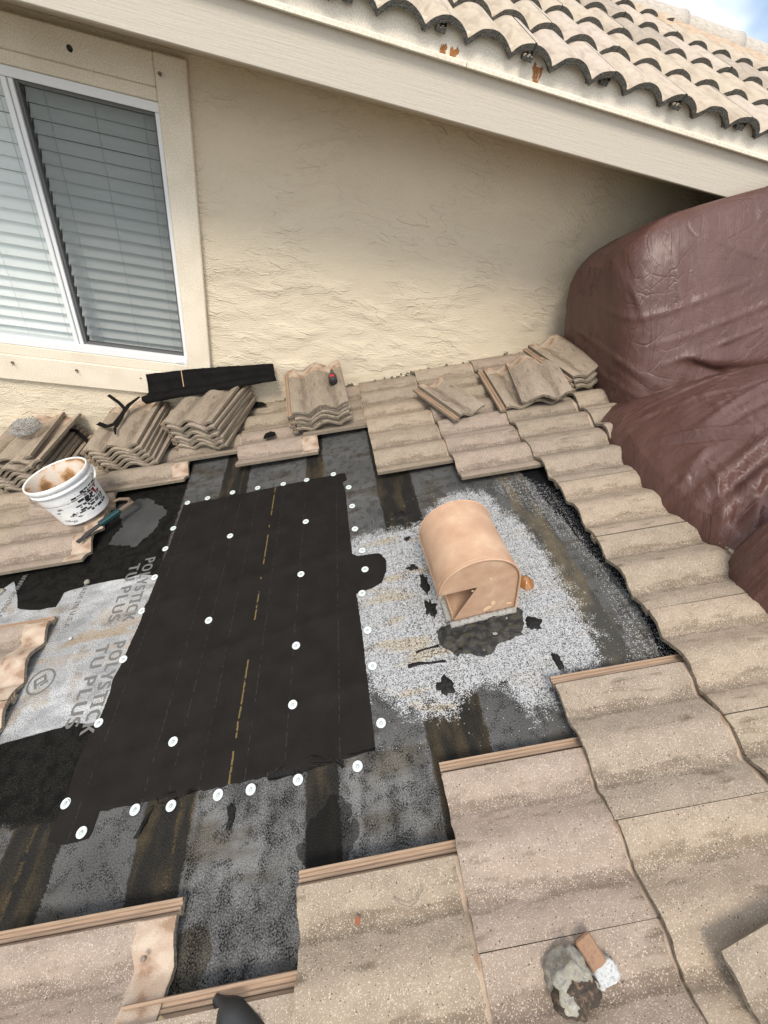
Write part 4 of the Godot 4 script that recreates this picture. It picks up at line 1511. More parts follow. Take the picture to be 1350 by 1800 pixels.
func place_cap(label: String, p: Vector2, m1: Mesh, m2: Mesh, lift := 0.0048) -> void:
	var t := thing("cap_nail", label, "cap nail", on_roof(p.x, DECK + lift, p.y, rng.randf() * 360.0, rng.randf_range(-3, 3), rng.randf_range(-3, 3)), "cap nails round the black felt")
	mesh_node("cap", m1, M.zinc, t)
	mesh_node("nail_head", m2, M.zinc_dark, t)

# ------------------------------------------------------------------ vent
func build_vent() -> void:
	# local frame: x = u about the hood's middle, y = height over the deck, z = v from the rear rim
	var vt := thing("roof_vent", "terracotta painted metal barrel roof vent with triangular side opening", "roof vent", on_roof(-0.128, DECK, 1.458, 2.0))
	var r := 0.122
	var yc := 0.168
	var len_ := 0.252
	var arc := []          # hood section from the left lip over the top to the right foot
	arc.append(Vector2(-r, yc - 0.010))
	for k in 33:
		var t := PI - PI * k / 32.0
		arc.append(Vector2(cos(t) * r, yc + sin(t) * r))
	arc.append(Vector2(r - 0.002, 0.09))
	arc.append(Vector2(r - 0.004, -0.002))
	var st := mk()
	st.set_smooth_group(0)
	for lay in [0.0, 0.0016]:
		var P := []
		var U := []
		for j in 9:
			var row := []
			var ur := []
			for i in arc.size():
				var a: Vector2 = arc[i]
				var n := Vector2(a.x, max(a.y - yc, 0.0)).normalized() if a.y > yc - 0.02 else Vector2(1, 0)
				var dent := 0.0010 * nz.get_noise_2d(a.x * 700.0 + 30.0, j * 22.0)
				var q: Vector2 = a - n * (lay - dent)
				row.append(Vector3(q.x, q.y, len_ * j / 8.0)); ur.append(Vector2(i / 36.0, j / 8.0))
			P.append(row); U.append(ur)
		grid(st, P, U, lay == 0.0)
	obj("hood", st, M.vent, vt)
	# rolled rims at both ends
	for z in [-0.0015, len_ - 0.016, len_ + 0.0015]:
		st = mk()
		var path := []
		for i in range(1, arc.size()):
			var a: Vector2 = arc[i]
			var n := Vector2(a.x, max(a.y - yc, 0.0)).normalized()
			path.append(Vector3(a.x + n.x * 0.0008, a.y + n.y * 0.0008, z))
		tube(st, path, 0.0034 if z != len_ - 0.016 else 0.0016, 8)
		obj("rim", st, M.vent, vt)
	# folded lip hanging from the left edge
	st = mk()
	box(st, Vector3(-r - 0.0025, yc - 0.024, -0.002), Vector3(-r + 0.0, yc - 0.004, len_ + 0.003), 0.0008)
	obj("lip", st, M.vent, vt)
	# end plates with a triangular notch at the lower left
	for z in [0.006, len_ - 0.006]:
		st = mk()
		var pl := PackedVector2Array()
		for i in range(1, arc.size()):
			pl.append(Vector2(arc[i].x * 0.985, -(arc[i].y - 0.001)))
		pl.append(Vector2(-0.083, -0.002))
		pl.append(Vector2(-0.083, -0.018))
		pl.append(Vector2(-0.004, -0.163))
		pl.append(Vector2(-r * 0.985, -(yc - 0.006)))
		sheet(st, pl, -0.0008, 0.0008)
		obj("end_plate", st, M.vent, vt, Transform3D(Basis(Vector3(1, 0, 0), Vector3(0, 0, 1), Vector3(0, -1, 0)), Vector3(0, 0, z)))
	# inner throat box below the hood and the flange
	st = mk()
	box(st, Vector3(-0.088, 0.0, 0.010), Vector3(-0.084, 0.045, len_ - 0.010))
	box(st, Vector3(0.02, 0.0, 0.010), Vector3(0.024, 0.13, len_ - 0.010))
	box(st, Vector3(-0.083, 0.002, 0.010), Vector3(0.019, 0.006, len_ - 0.010))
	obj("throat", st, M.vent, vt)
	st = mk()
	for q in [[Vector2(-0.098, len_ - 0.002), Vector2(-0.090, 0.03)], [Vector2(-0.098, len_ + 0.006), Vector2(0.118, len_ + 0.004)]]:
		var path := []
		for k in 15:
			var p: Vector2 = q[0].lerp(q[1], k / 14.0)
			path.append(Vector3(p.x + 0.003 * nz.get_noise_1d(k * 40.0), 0.010 + 0.003 * nz.get_noise_1d(k * 33.0 + 9.0), p.y + 0.003 * nz.get_noise_1d(k * 51.0)))
		tube(st, path, 0.011, 8)
	obj("sealant", st, M.caulk, vt)

	# flakes of peeling paint low on the front plate
	rng.seed = 61
	for q in [[0.030, 0.042, 0.010, 0.007], [0.046, 0.060, 0.006, 0.012], [0.020, 0.034, 0.007, 0.005], [0.098, 0.040, 0.009, 0.005], [-0.020, 0.150, 0.004, 0.003], [0.034, 0.190, 0.004, 0.003]]:
		st = mk()
		sheet(st, ragged(circle(q[0], -q[1], q[2], q[3], 14, 0.5), 0.004, 0.004, 9.0), 0.0, 0.0012, Rect2(0, 0, 1, 1), 0.0012)
		obj("paint_flake", st, M.vent_flake, vt, Transform3D(Basis(Vector3(1, 0, 0), Vector3(0, 0, 1), Vector3(0, -1, 0)), Vector3(0, 0, len_ - 0.0052)))
	var base := on_roof(0, DECK, 0)
	# tar bed in front of the vent
	st = mk()
	blob(st, ragged(pairs("-0.270,1.717;-0.199,1.700;-0.004,1.702;0.008,1.715;0.016,1.76;-0.004,1.80;-0.05,1.812;-0.120,1.818;-0.19,1.822;-0.235,1.828;-0.245,1.80;-0.275,1.775"), 0.004, 0.045, 5.0), 0.0, 0.011, 1.8, 9.0, 18, 6.0)
	tag(obj("tar_bed", st, M.tar_mossy, self, base), "lumpy mossy tar bed in front of the terracotta vent", "tar")
	for q in [["black tar lump at the right end of the mossy tar bed", 0.035, 1.765, 0.026, 0.022], ["small tar lump left of the vent's rear lip", -0.283, 1.302, 0.012, 0.012], ["tar smear left of the vent's hood middle", -0.288, 1.45, 0.020, 0.016], ["large tar lump left of the vent's front corner", -0.262, 1.635, 0.021, 0.034], ["tar lump beside the vent's left lip", -0.262, 1.53, 0.014, 0.040], ["round tar lump on white granules below the vent", -0.278, 1.901, 0.022, 0.026], ["oblong tar lump on white granules right of the tar bed", 0.055, 1.895, 0.012, 0.026], ["flat dark tar patch beyond the vent, by the felt", -0.285, 1.165, 0.04, 0.022], ["tar lump behind the vent on its right", 0.045, 1.305, 0.012, 0.016]]:
		st = mk()
		blob(st, circle(q[1], q[2], q[3], q[4], 26, 0.45), 0.0, 0.0055, 0.8, 18.0, 6, 3.0)
		tag(obj("tar_lump", st, M.tar, self, base), q[0], "tar", "tar lumps near the vent")
	var strokes := [["long tar smear left of the mossy tar bed", "-0.374,1.822;-0.340,1.818;-0.300,1.826;-0.255,1.830"], ["short upper tar smear left of the mossy tar bed", "-0.345,1.782;-0.31,1.777;-0.265,1.775"]]
	for s in strokes:
		st = mk()
		var c := pairs(s[1])
		var out := PackedVector2Array()
		for p in c: out.append(p + Vector2(0, -0.006))
		c.reverse()
		for p in c: out.append(p + Vector2(0, 0.006))
		blob(st, ragged(out, 0.006, 0.008, 5.0), 0.0, 0.004, 0.7, 30.0, 4, 3.0)
		tag(obj("tar_smear", st, M.tar, self, base), s[0], "tar", "tar lumps near the vent")
	# torn tar along the felt's lower edge
	for q in [["torn shiny tar along the felt's bottom edge", "-0.80,2.036;-0.74,2.024;-0.70,2.018;-0.64,2.020;-0.60,2.030;-0.585,2.045;-0.583,2.062;-0.597,2.064;-0.61,2.045;-0.66,2.046;-0.70,2.053;-0.75,2.050;-0.79,2.053"], ["short torn tar piece below the felt's lower left edge", "-1.09,2.040;-1.04,2.034;-0.985,2.033;-0.975,2.045;-1.02,2.052;-1.085,2.055"], ["thin curled tar crack beside the leftmost dark strip", "-1.103,2.056;-1.095,2.058;-1.104,2.090;-1.118,2.118;-1.128,2.122;-1.116,2.088"], ["torn shiny tar scrap below the felt's bottom edge", "-0.896,2.094;-0.884,2.086;-0.868,2.100;-0.870,2.122;-0.882,2.146;-0.892,2.142;-0.888,2.12"]]:
		st = mk()
		sheet(st, ragged(pairs(q[1]), 0.005, 0.011, 6.0), 0.0, 0.0052, Rect2(0, 0, 1, 1), 0.008)
		tag(obj("tar_scrap", st, M.tar, self, base), q[0], "tar", "torn tar scraps by the felt")
	# amber drop of adhesive right of the vent
	st = mk()
	blob(st, circle(0.072, 1.612, 0.028, 0.034, 22, 0.15), 0.0, 0.024, 0.25, 20.0, 8, 2.2)
	tag(obj("adhesive_drop", st, M.amber, self, base), "glossy amber drop of adhesive right of the vent", "adhesive")

# ------------------------------------------------------------------ loose tiles
func build_stacks() -> void:
	stack(-0.567, 0.430, 92.0, 6, -0.006, 7.0, "with the small black bottle", [[0, 0, 0], [0.004, -0.006, 1], [-0.006, 0.004, -1], [0.005, 0.002, 0.5], [-0.003, -0.004, -0.6], [0.0, 0.002, 0.4]], 0.0195)
	stack(-1.245, 0.385, 70.0, 7, -0.004, 3.0, "under the long black felt strip", [[0.012, 0.02, 3], [0.0, 0.012, -1], [0.008, 0.010, 2], [-0.008, 0.0, -2], [0.006, -0.006, 1], [-0.010, 0.0, -1], [-0.018, -0.02, 1]], 0.0215)
	stack(-1.655, 0.425, 84.0, 6, -0.004, 4.0, "with curled rubber strips, right of the bucket", [[0.05, 0.03, -3], [0.035, 0.022, 1], [0.02, 0.015, -1], [0.008, 0.006, 0.5], [-0.005, -0.004, -1], [-0.025, -0.02, 0]], 0.0195)
	stack(-2.20, 0.43, 84.0, 8, -0.004, 3.0, "behind the bucket, holding the wire mesh", [[0.05, 0.03, -2], [0.03, 0.02, 1], [0.02, 0.012, 0], [0.0, 0.0, -1], [-0.01, -0.01, 1], [-0.02, 0.0, -1], [0.03, -0.02, -2], [-0.02, -0.03, 4]], 0.020)
	# broken pieces and short piles on the right
	loose_tile("broken half roof tile lying nearest the stack with the bottle", "broken tiles by the wall", on_roof(0.235, 0.012, 0.625, 110.0, 1.0, 6.0), 3, make_tile(31, 0.0, 0.39, -0.028, 0.155, 0.35))
	loose_tile("roof tile whose lip shows left of the broken tile by the wall", "broken tiles by the wall", on_roof(0.49, 0.006, 0.66, 88.0, 1.5, 0.0), 5)
	loose_tile("broken tile piece with curved left edge lying on another tile", "broken tiles by the wall", on_roof(0.505, 0.040, 0.675, 81.0, 2.0, -3.0), 6, make_tile(32, 0.0, 0.41, 0.06, 0.298, 0.5))
	for k in 3:
		loose_tile(["bottom roof tile of the pile beside the brown tarp", "middle roof tile of the pile beside the brown tarp", "top roof tile of the pile beside the brown tarp"][k], "tiles piled beside the tarp", on_roof(0.875 - 0.01 * k, 0.008 + 0.026 * k, 0.575 - 0.012 * k, 95.0 + 2.0 * k, 2.0, -4.0), k + 2)
	loose_tile("loose roof tile on top of laid tiles at the bottom right corner", "single loose tiles", on_roof(0.085, 0.020, 2.628, 11.0, -3.0, 1.0), 2, make_tile(41, 0.0, TL, 0.003, 0.2992, 0.12))

# ------------------------------------------------------------------ tarp
func crease(p: Vector2, a: Vector2, b: Vector2, w: float) -> float:
	var t := clampf((p - a).dot(b - a) / (b - a).length_squared(), 0.0, 1.0)
	var d := p.distance_to(a.lerp(b, t))
	return maxf(0.0, 1.0 - d / (w * 1.7)) * sin(PI * clampf(t * 0.9 + 0.1, 0.0, 1.0))

func pillow(c: Vector3, e: Vector3, n: float, seg: int, ring: int, shape: Callable, wr: Callable) -> SurfaceTool:
	var st := mk()
	st.set_smooth_group(0)
	var P := []
	var U := []
	for i in seg + 1:
		var a := TAU * i / seg
		var row := []
		var ur := []
		for j in ring + 1:
			var b := lerpf(PI * 0.5, -PI * 0.32, float(j) / ring)
			var d := Vector3(cos(b) * cos(a), sin(b), cos(b) * sin(a))
			var k := pow(pow(abs(d.x) / e.x, n) + pow(abs(d.y) / e.y, n) + pow(abs(d.z) / e.z, n), -1.0 / n)
			var q := c + d * k
			q = shape.call(q)
			q += d * wr.call(q)
			row.append(q); ur.append(Vector2(q.x + q.z * 0.3, q.y + q.z))
		P.append(row); U.append(ur)
	grid(st, P, U)
	return st

func fold_noise(q: Vector3, k: float) -> float:
	# broad slack, then long straight creases in two directions, then fine crumple
	var f := 0.006 * k * nz.get_noise_3d(q.x * 40.0, q.y * 45.0, q.z * 45.0)
	var s := q.y + q.z * 0.8
	var w := nz.get_noise_2d((q.x + 0.35 * s) * 28.0 + 40.0, (s - 0.35 * q.x) * 260.0)
	var few := smoothstep(-0.12, 0.22, nz.get_noise_3d(q.x * 60.0 + 200.0, q.y * 60.0, q.z * 60.0))
	f += 0.0050 * k * few * maxf(0.0, 1.0 - 11.0 * absf(w))
	var w2 := nz.get_noise_2d((s * 0.9 - q.x * 0.3) * 35.0, (q.x + 0.3 * s) * 330.0 + 80.0)
	var few2 := smoothstep(-0.08, 0.28, nz.get_noise_3d(q.x * 60.0 - 300.0, q.y * 60.0 + 90.0, q.z * 60.0))
	f += 0.0060 * k * few2 * maxf(0.0, 1.0 - 11.0 * absf(w2))
	# faceted crumple: flat panels meeting in sharp edges
	var cx := absf(nz.get_noise_3d(q.x * 150.0 + 11.0, q.y * 170.0, q.z * 150.0))
	var cy := absf(nz.get_noise_3d(q.x * 260.0 - 31.0, q.y * 230.0, q.z * 270.0 + 60.0))
	f += 0.012 * k * (cx - 0.15) * smoothstep(-0.25, 0.25, nz.get_noise_3d(q.x * 35.0, q.y * 35.0 + 500.0, q.z * 35.0))
	f += 0.004 * k * (cy - 0.15)
	f += 0.0006 * k * nz.get_noise_3d(q.x * 1300.0, q.y * 1500.0, q.z * 1400.0)
	return f

func build_tarp() -> void:
	var tp := thing("tarp_bundle", "dark brown tarpaulin covering a tall heap on the roof tiles", "tarp", on_roof(0, 0, 0))
	# tall rear bundle: front leaning back to the wall, top rising a little upslope
	var sh1 := func(q: Vector3) -> Vector3:
		q.z -= 0.50 * maxf(q.y, 0.0) * clampf((q.z - 0.02) / 0.92, 0.0, 1.0)
		q.y += 0.045 * (q.x - 0.75)
		q.y -= 0.42 * maxf(0.0, 0.52 - q.z) * clampf(q.y / 0.6, 0.0, 1.0)
		return q
	var wr1 := func(q: Vector3) -> float:
		var s := Vector2(q.x, q.y)
		var f := fold_noise(q, 0.75)
		if q.z > 0.3:
			f -= 0.034 * crease(s, Vector2(1.06, 0.20), Vector2(1.30, 0.07), 0.020)
			f += 0.030 * crease(s, Vector2(1.04, 0.23), Vector2(1.34, 0.17), 0.022)
			f += 0.016 * crease(s, Vector2(1.10, 0.14), Vector2(1.22, 0.06), 0.013)
			f -= 0.020 * crease(s, Vector2(1.16, 0.15), Vector2(1.5, 0.12), 0.018)
			f += 0.010 * crease(s, Vector2(0.80, 0.36), Vector2(1.4, 0.47), 0.010)
			f += 0.009 * crease(s, Vector2(0.86, 0.52), Vector2(0.92, 0.33), 0.008)
			f += 0.008 * crease(s, Vector2(0.9, 0.27), Vector2(1.6, 0.40), 0.010)
			f += 0.008 * crease(s, Vector2(0.72, 0.30), Vector2(0.66, 0.06), 0.012)
			f -= 0.010 * crease(s, Vector2(0.76, 0.20), Vector2(0.70, 0.03), 0.012)
			f += 0.010 * crease(s, Vector2(0.70, 0.14), Vector2(0.92, 0.06), 0.012)
			f += 0.012 * crease(s, Vector2(1.02, 0.60), Vector2(1.05, 0.30), 0.010)
			f -= 0.008 * crease(s, Vector2(1.06, 0.58), Vector2(1.10, 0.28), 0.010)
			f += 0.009 * crease(s, Vector2(0.80, 0.62), Vector2(0.78, 0.36), 0.009)
			f += 0.010 * crease(s, Vector2(0.95, 0.20), Vector2(1.45, 0.30), 0.008)
			f += 0.008 * crease(s, Vector2(1.15, 0.62), Vector2(1.40, 0.50), 0.008)
			f += 0.008 * crease(s, Vector2(0.78, 0.24), Vector2(1.00, 0.10), 0.008)
			f -= 0.007 * crease(s, Vector2(0.82, 0.19), Vector2(0.98, 0.04), 0.008)
		return f
	obj("rear_bundle", pillow(Vector3(1.785, 0.10, 0.49), Vector3(0.94, 0.605, 0.465), 7.0, 640, 230, sh1, wr1), M.tarp, tp)
	# low front bundle
	var wr2 := func(s: Vector2) -> float:
		var f := 0.026 * crease(s, Vector2(0.72, 1.50), Vector2(0.98, 1.44), 0.020)
		f -= 0.026 * crease(s, Vector2(0.70, 1.55), Vector2(0.95, 1.49), 0.018)
		f += 0.022 * crease(s, Vector2(0.68, 1.60), Vector2(0.90, 1.54), 0.016)
		f -= 0.020 * crease(s, Vector2(0.68, 1.65), Vector2(0.86, 1.58), 0.014)
		f += 0.016 * crease(s, Vector2(0.66, 1.45), Vector2(0.80, 1.36), 0.016)
		f += 0.012 * crease(s, Vector2(0.80, 1.28), Vector2(1.20, 1.20), 0.014)
		f -= 0.012 * crease(s, Vector2(0.85, 1.33), Vector2(1.25, 1.27), 0.014)
		f += 0.014 * crease(s, Vector2(0.74, 1.02), Vector2(1.05, 1.20), 0.010)
		f += 0.012 * crease(s, Vector2(0.80, 0.98), Vector2(1.20, 1.04), 0.009)
		f += 0.014 * crease(s, Vector2(0.72, 1.20), Vector2(0.92, 1.40), 0.010)
		f -= 0.010 * crease(s, Vector2(0.74, 1.26), Vector2(0.90, 1.44), 0.009)
		f += 0.018 * crease(s, Vector2(0.74, 1.70), Vector2(0.84, 1.52), 0.010)
		f += 0.016 * crease(s, Vector2(0.70, 1.62), Vector2(0.76, 1.46), 0.010)
		f -= 0.016 * crease(s, Vector2(0.72, 1.68), Vector2(0.79, 1.50), 0.010)
		return f
	obj("front_bundle", heap(pairs("0.80,0.68;0.735,0.78;0.70,0.90;0.665,1.15;0.645,1.38;0.665,1.55;0.69,1.70;0.72,1.80"), 0.68, 1.80, 0.30, 0.55, 0.28, 0.62, 1.15, wr2), M.tarp, tp)
	# fold nearest the camera
	var wr3 := func(s: Vector2) -> float:
		return 0.02 * crease(s, Vector2(0.78, 1.70), Vector2(0.80, 1.98), 0.02) - 0.02 * crease(s, Vector2(0.85, 1.66), Vector2(0.86, 1.98), 0.02)
	obj("front_fold", heap(pairs("0.74,1.66;0.67,1.72;0.64,1.80;0.64,1.86;0.665,1.91;0.74,1.96"), 1.66, 1.96, 0.34, 0.22, 0.12, 0.10, 0.6, wr3), M.tarp, tp)

func heap(left: PackedVector2Array, v0: float, v1: float, hh: float, ru: float, near: float, far: float, fe: float, wr: Callable) -> SurfaceTool:
	# a draped heap: steep left side along the given line, steep near end, top running on upslope
	var st := mk()
	st.set_smooth_group(0)
	var P := []
	var U := []
	var n := 200
	for i in n + 1:
		var row := []
		var ur := []
		var t := pow(float(i) / n, 1.8)
		for j in n + 1:
			var w := float(j) / n
			w = w * w * (3.0 - 2.0 * w)
			var v := lerpf(v0, v1, w)
			var ul := at_v(left, v) + 0.008 * nz.get_noise_1d(v * 400.0)
			var u := ul + t * 1.3
			var a := pow(sin(clampf((u - ul) / ru, 0.0, 1.0) * PI * 0.5), 0.62)
			var b := pow(sin(clampf((v1 - v) / near, 0.0, 1.0) * PI * 0.5), 0.55)
			var c := pow(sin(clampf((v - v0) / far, 0.0, 1.0) * PI * 0.5), fe)
			var h := hh * a * b * c
			var k := clampf(h / 0.06, 0.0, 1.0)
			var q := Vector3(u, h - 0.03 * (1.0 - k), v)
			q.y += k * (fold_noise(q, 1.0) + wr.call(Vector2(u, v)))
			row.append(q); ur.append(Vector2(u + v * 0.3, h + v))
		P.append(row); U.append(ur)
	grid(st, P, U)
	return st

# ------------------------------------------------------------------ bucket and tools
func build_bucket_and_tools() -> void:
	var bk := thing("bucket", "white plastic bucket with worn print and orange-brown residue inside", "bucket", on_roof(-1.752, 0.012, 0.752, 15.0, 1.0, -2.0))
	var st := mk()
	st.set_smooth_group(0)
	lathe(st, [[0.1085, 0.0], [0.1125, 0.041], [0.1165, 0.082], [0.1210, 0.1235], [0.1255, 0.165]], 56)
	obj("body", st, M.bucket, bk)
	st = mk()
	lathe(st, [[0.1255, 0.165], [0.1325, 0.166], [0.1335, 0.180], [0.1285, 0.182], [0.1287, 0.187], [0.1345, 0.189], [0.1352, 0.210], [0.1335, 0.2135], [0.1295, 0.2135], [0.1275, 0.209]], 56)
	obj("rim", st, M.bucket_rim, bk)
	st = mk()
	st.set_smooth_group(0)
	lathe(st, [[0.1275, 0.209], [0.1215, 0.16], [0.1130, 0.08], [0.1055, 0.010], [0.06, 0.009], [0.0005, 0.009]], 56)
	obj("inside", st, M.bucket_in, bk)
	st = mk()
	st.set_smooth_group(-1)
	lathe(st, [[0.0005, 0.0], [0.1085, 0.0]], 56)
	obj("base", st, M.bucket_rim, bk)
	# wire bail hanging down over the front
	st = mk()
	var path := []
	for k in 41:
		var t := lerpf(deg_to_rad(175), deg_to_rad(-22), k / 40.0)
		var drop := 0.045 * sin(PI * k / 40.0)
		path.append(Vector3(cos(t) * 0.1385, 0.170 - drop, sin(t) * 0.1385))
	tube(st, path, 0.0016, 6)
	var bail := obj("handle", st, M.wire, bk)
	st = mk()
	var gp := []
	for k in range(33, 40):
		gp.append(path[k])
	tube(st, gp, 0.0052, 8)
	obj("grip", st, M.bucket_rim, bail)
	for k in [0, 40]:
		st = mk()
		var p: Vector3 = path[k]
		tube(st, [p * Vector3(0.90, 1, 0.90), p * Vector3(1.02, 1, 1.02)], 0.008, 10)
		obj("ear", st, M.bucket_rim, bk)

	# forked bar with a teal sleeve beside the bucket
	var bar := thing("pry_bar", "black forked pry bar with teal grip lying below the bucket", "pry bar", on_roof(-1.700, -0.004, 0.985, 49.0, 0.0, 0.0))
	st = mk()
	box(st, Vector3(0.045, 0.016, -0.011), Vector3(0.112, 0.024, 0.011), 0.002)
	box(st, Vector3(0.0, 0.010, -0.013), Vector3(0.046, 0.017, -0.003), 0.002)
	box(st, Vector3(0.0, 0.010, 0.003), Vector3(0.046, 0.017, 0.013), 0.002)
	box(st, Vector3(0.030, 0.012, -0.0129), Vector3(0.060, 0.020, 0.0129), 0.002)
	obj("fork", st, M.tool_black, bar)
	st = mk()
	box(st, Vector3(0.112, 0.010, -0.015), Vector3(0.215, 0.032, 0.015), 0.005)
	obj("grip", st, M.tool_teal, bar)
	st = mk()
	box(st, Vector3(0.215, 0.014, -0.009), Vector3(0.285, 0.026, 0.009), 0.002)
	tube(st, [Vector3(0.275, 0.02, 0.0), Vector3(0.285, 0.024, -0.03), Vector3(0.262, 0.026, -0.075), Vector3(0.235, 0.026, -0.088)], 0.0105, 6, 0.006)
	obj("head", st, M.tool_rust, bar)

	# crumpled wire mesh ball on the left stack
	var wm := thing("wire_mesh", "crumpled grey wire mesh lump on the leftmost tile stack", "wire mesh", on_roof(-2.145, 0.208, 0.215, 20.0))
	st = mk()
	var f := func(a: float, b: float) -> Vector3:
		var d := Vector3(cos(b) * cos(a), sin(b), cos(b) * sin(a))
		var k := 1.0 + 0.22 * nz.get_noise_3d(d.x * 30.0, d.y * 30.0, d.z * 30.0) * 2.0
		return Vector3(d.x * 0.072, 0.032 + d.y * 0.036, d.z * 0.050) * k
	for i in 20:
		var a := TAU * i / 20
		var pp := []
		for j in 15: pp.append(f.call(a + 0.03 * sin(j * 2.0), lerpf(-1.3, 1.45, j / 14.0)))
		tube(st, pp, 0.0015, 4)
	for j in 12:
		var b := lerpf(-1.2, 1.4, j / 11.0)
		var pp := []
		for i in 31: pp.append(f.call(TAU * i / 30, b + 0.04 * sin(i * 2.3)))
		tube(st, pp, 0.0015, 4)
	obj("wire_grid", st, M.mesh_wire, wm)

	# small bottle on a stack
	var bt := thing("small_bottle", "small black bottle with red mark on the tile stack", "bottle", on_roof(-0.480, 0.146, 0.200, 90.0, 0.0, 0.0))
	var lie := Transform3D(Basis(Vector3(0, 0, 1), deg_to_rad(-82)), Vector3(-0.055, 0.018, 0))
	st = mk()
	st.set_smooth_group(0)
	lathe(st, [[0.0005, 0.0], [0.021, 0.001], [0.0235, 0.006], [0.0235, 0.045], [0.021, 0.060], [0.013, 0.080], [0.009, 0.095], [0.0075, 0.112], [0.0005, 0.115]], 24)
	obj("body", st, M.tool_black, bt, lie)
	st = mk()
	st.set_smooth_group(0)
	var P := []
	var U := []
	for i in 7:
		var a := deg_to_rad(150.0 + i * 10.0)
		P.append([]); U.append([])
		for j in 2:
			P[i].append(Vector3(cos(a) * 0.0239, 0.015 + j * 0.022, sin(a) * 0.0239)); U[i].append(Vector2(i, j))
	grid(st, P, U)
	obj("print", st, M.red, bt, lie)

	# long folded strip of felt resting on the stack, against the wall
	var fs := thing("felt_strip", "long folded black felt strip across the stacks below the window", "felt strip")
	st = mk()
	st.set_smooth_group(0)
	P = []; U = []
	var prof_l := [Vector3(-1.497, 0.322, 0.030), Vector3(-1.512, 0.27, 0.036), Vector3(-1.524, 0.228, 0.052), Vector3(-1.536, 0.222, 0.066), Vector3(-1.556, 0.226, 0.086), Vector3(-1.560, 0.212, 0.100), Vector3(-1.545, 0.190, 0.106)]
	var prof_r := [Vector3(-0.800, 0.240, 0.034), Vector3(-0.803, 0.216, 0.040), Vector3(-0.806, 0.196, 0.050), Vector3(-0.806, 0.192, 0.064), Vector3(-0.803, 0.192, 0.082), Vector3(-0.800, 0.184, 0.098), Vector3(-0.798, 0.170, 0.106)]
	for i in 41:
		var t := i / 40.0
		var row := []
		var ur := []
		for j in 7:
			var q: Vector3 = prof_l[j].lerp(prof_r[j], t)
			q.y += 0.008 * sin(PI * t) * (1.0 if j < 2 else 0.4) + 0.004 * nz.get_noise_2d(t * 180.0, j * 25.0)
			q.z += 0.004 * nz.get_noise_2d(t * 120.0 + 50.0, j * 20.0) if j > 0 else 0.0
			row.append(rp(q.x, q.y, q.z)); ur.append(Vector2(q.x, j * 0.03))
		P.append(row); U.append(ur)
	grid(st, P, U)
	var P2 := []
	for i in P.size():
		var row := []
		for j in 7: row.append(P[i][j] + rp(0, -0.0018, -0.0014))
		P2.append(row)
	grid(st, P2, U, true)
	for j in 6:
		quad(st, P[0][j], P[0][j + 1], P2[0][j + 1], P2[0][j])
		quad(st, P[40][j + 1], P[40][j], P2[40][j], P2[40][j + 1])
	for i in 40:
		quad(st, P[i][6], P[i + 1][6], P2[i + 1][6], P2[i][6])
		quad(st, P[i + 1][0], P[i][0], P2[i][0], P2[i + 1][0])
	obj("strip", st, M.felt_plain, fs)
	st = mk()
	for j in 2:
		var a: Vector3 = P[11][j] + rp(0, 0.0006, 0.0012)
		var b: Vector3 = P[11][j + 1] + rp(0, 0.0006, 0.0012)
		var dx := rp(0.0045, 0, 0)
		quad(st, a, a + dx, b + dx, b)
	obj("printed_line", st, M.rust_pale, fs)

	ribbon("rubber_strip", "wide black rubber strip curled on stack right of the bucket", [Vector3(-1.785, 0.182, 0.215), Vector3(-1.735, 0.168, 0.245), Vector3(-1.695, 0.170, 0.24), Vector3(-1.655, 0.192, 0.195), Vector3(-1.62, 0.215, 0.135), Vector3(-1.575, 0.222, 0.07)], 0.026)
	ribbon("rubber_strip", "thin black rubber strip ending in a point on bucket-side stack", [Vector3(-1.76, 0.245, 0.015), Vector3(-1.70, 0.215, 0.07), Vector3(-1.655, 0.198, 0.13), Vector3(-1.65, 0.186, 0.22), Vector3(-1.665, 0.176, 0.30), Vector3(-1.65, 0.166, 0.355)], 0.018)
	ribbon("rubber_strip", "black rubber strip arching between the two left tile stacks", [Vector3(-2.12, 0.125, 0.10), Vector3(-2.06, 0.135, 0.09), Vector3(-2.0, 0.115, 0.10), Vector3(-1.955, 0.07, 0.14), Vector3(-1.93, 0.035, 0.18)], 0.022)

func ribbon(called: String, label: String, pts: Array, w: float) -> void:
	var c := Curve3D.new()
	for i in pts.size():
		var tg: Vector3 = (pts[min(i + 1, pts.size() - 1)] - pts[max(i - 1, 0)]) * 0.17
		c.add_point(pts[i], -tg, tg)
	var n := 28
	var st := mk()
	st.set_smooth_group(-1)
	var T4 := []
	for i in n + 1:
		var t := float(i) / n
		var p := c.sample_baked(c.get_baked_length() * t)
		var q := c.sample_baked(min(c.get_baked_length(), c.get_baked_length() * t + 0.004)) - c.sample_baked(max(0.0, c.get_baked_length() * t - 0.004))
		var side := q.normalized().cross(Vector3(0.1, 1, 0.2)).normalized()
		var up := side.cross(q).normalized()
		if up.y < 0: up = -up
		var ww := w * 0.5 * (1.0 if t < 0.8 else lerpf(1.0, 0.45, (t - 0.8) / 0.2))
		T4.append([rp_v(p + side * ww + up * 0.0012), rp_v(p - side * ww + up * 0.0012), rp_v(p - side * ww - up * 0.0012), rp_v(p + side * ww - up * 0.0012)])
	for i in n:
		for k in 4:
			quad(st, T4[i][k], T4[i + 1][k], T4[i + 1][(k + 1) % 4], T4[i][(k + 1) % 4])
	quad(st, T4[0][0], T4[0][1], T4[0][2], T4[0][3])
	quad(st, T4[n][3], T4[n][2], T4[n][1], T4[n][0])
	tag(obj(called, st, M.felt_plain, self), label, "rubber strip", "rubber strips on the stacks")

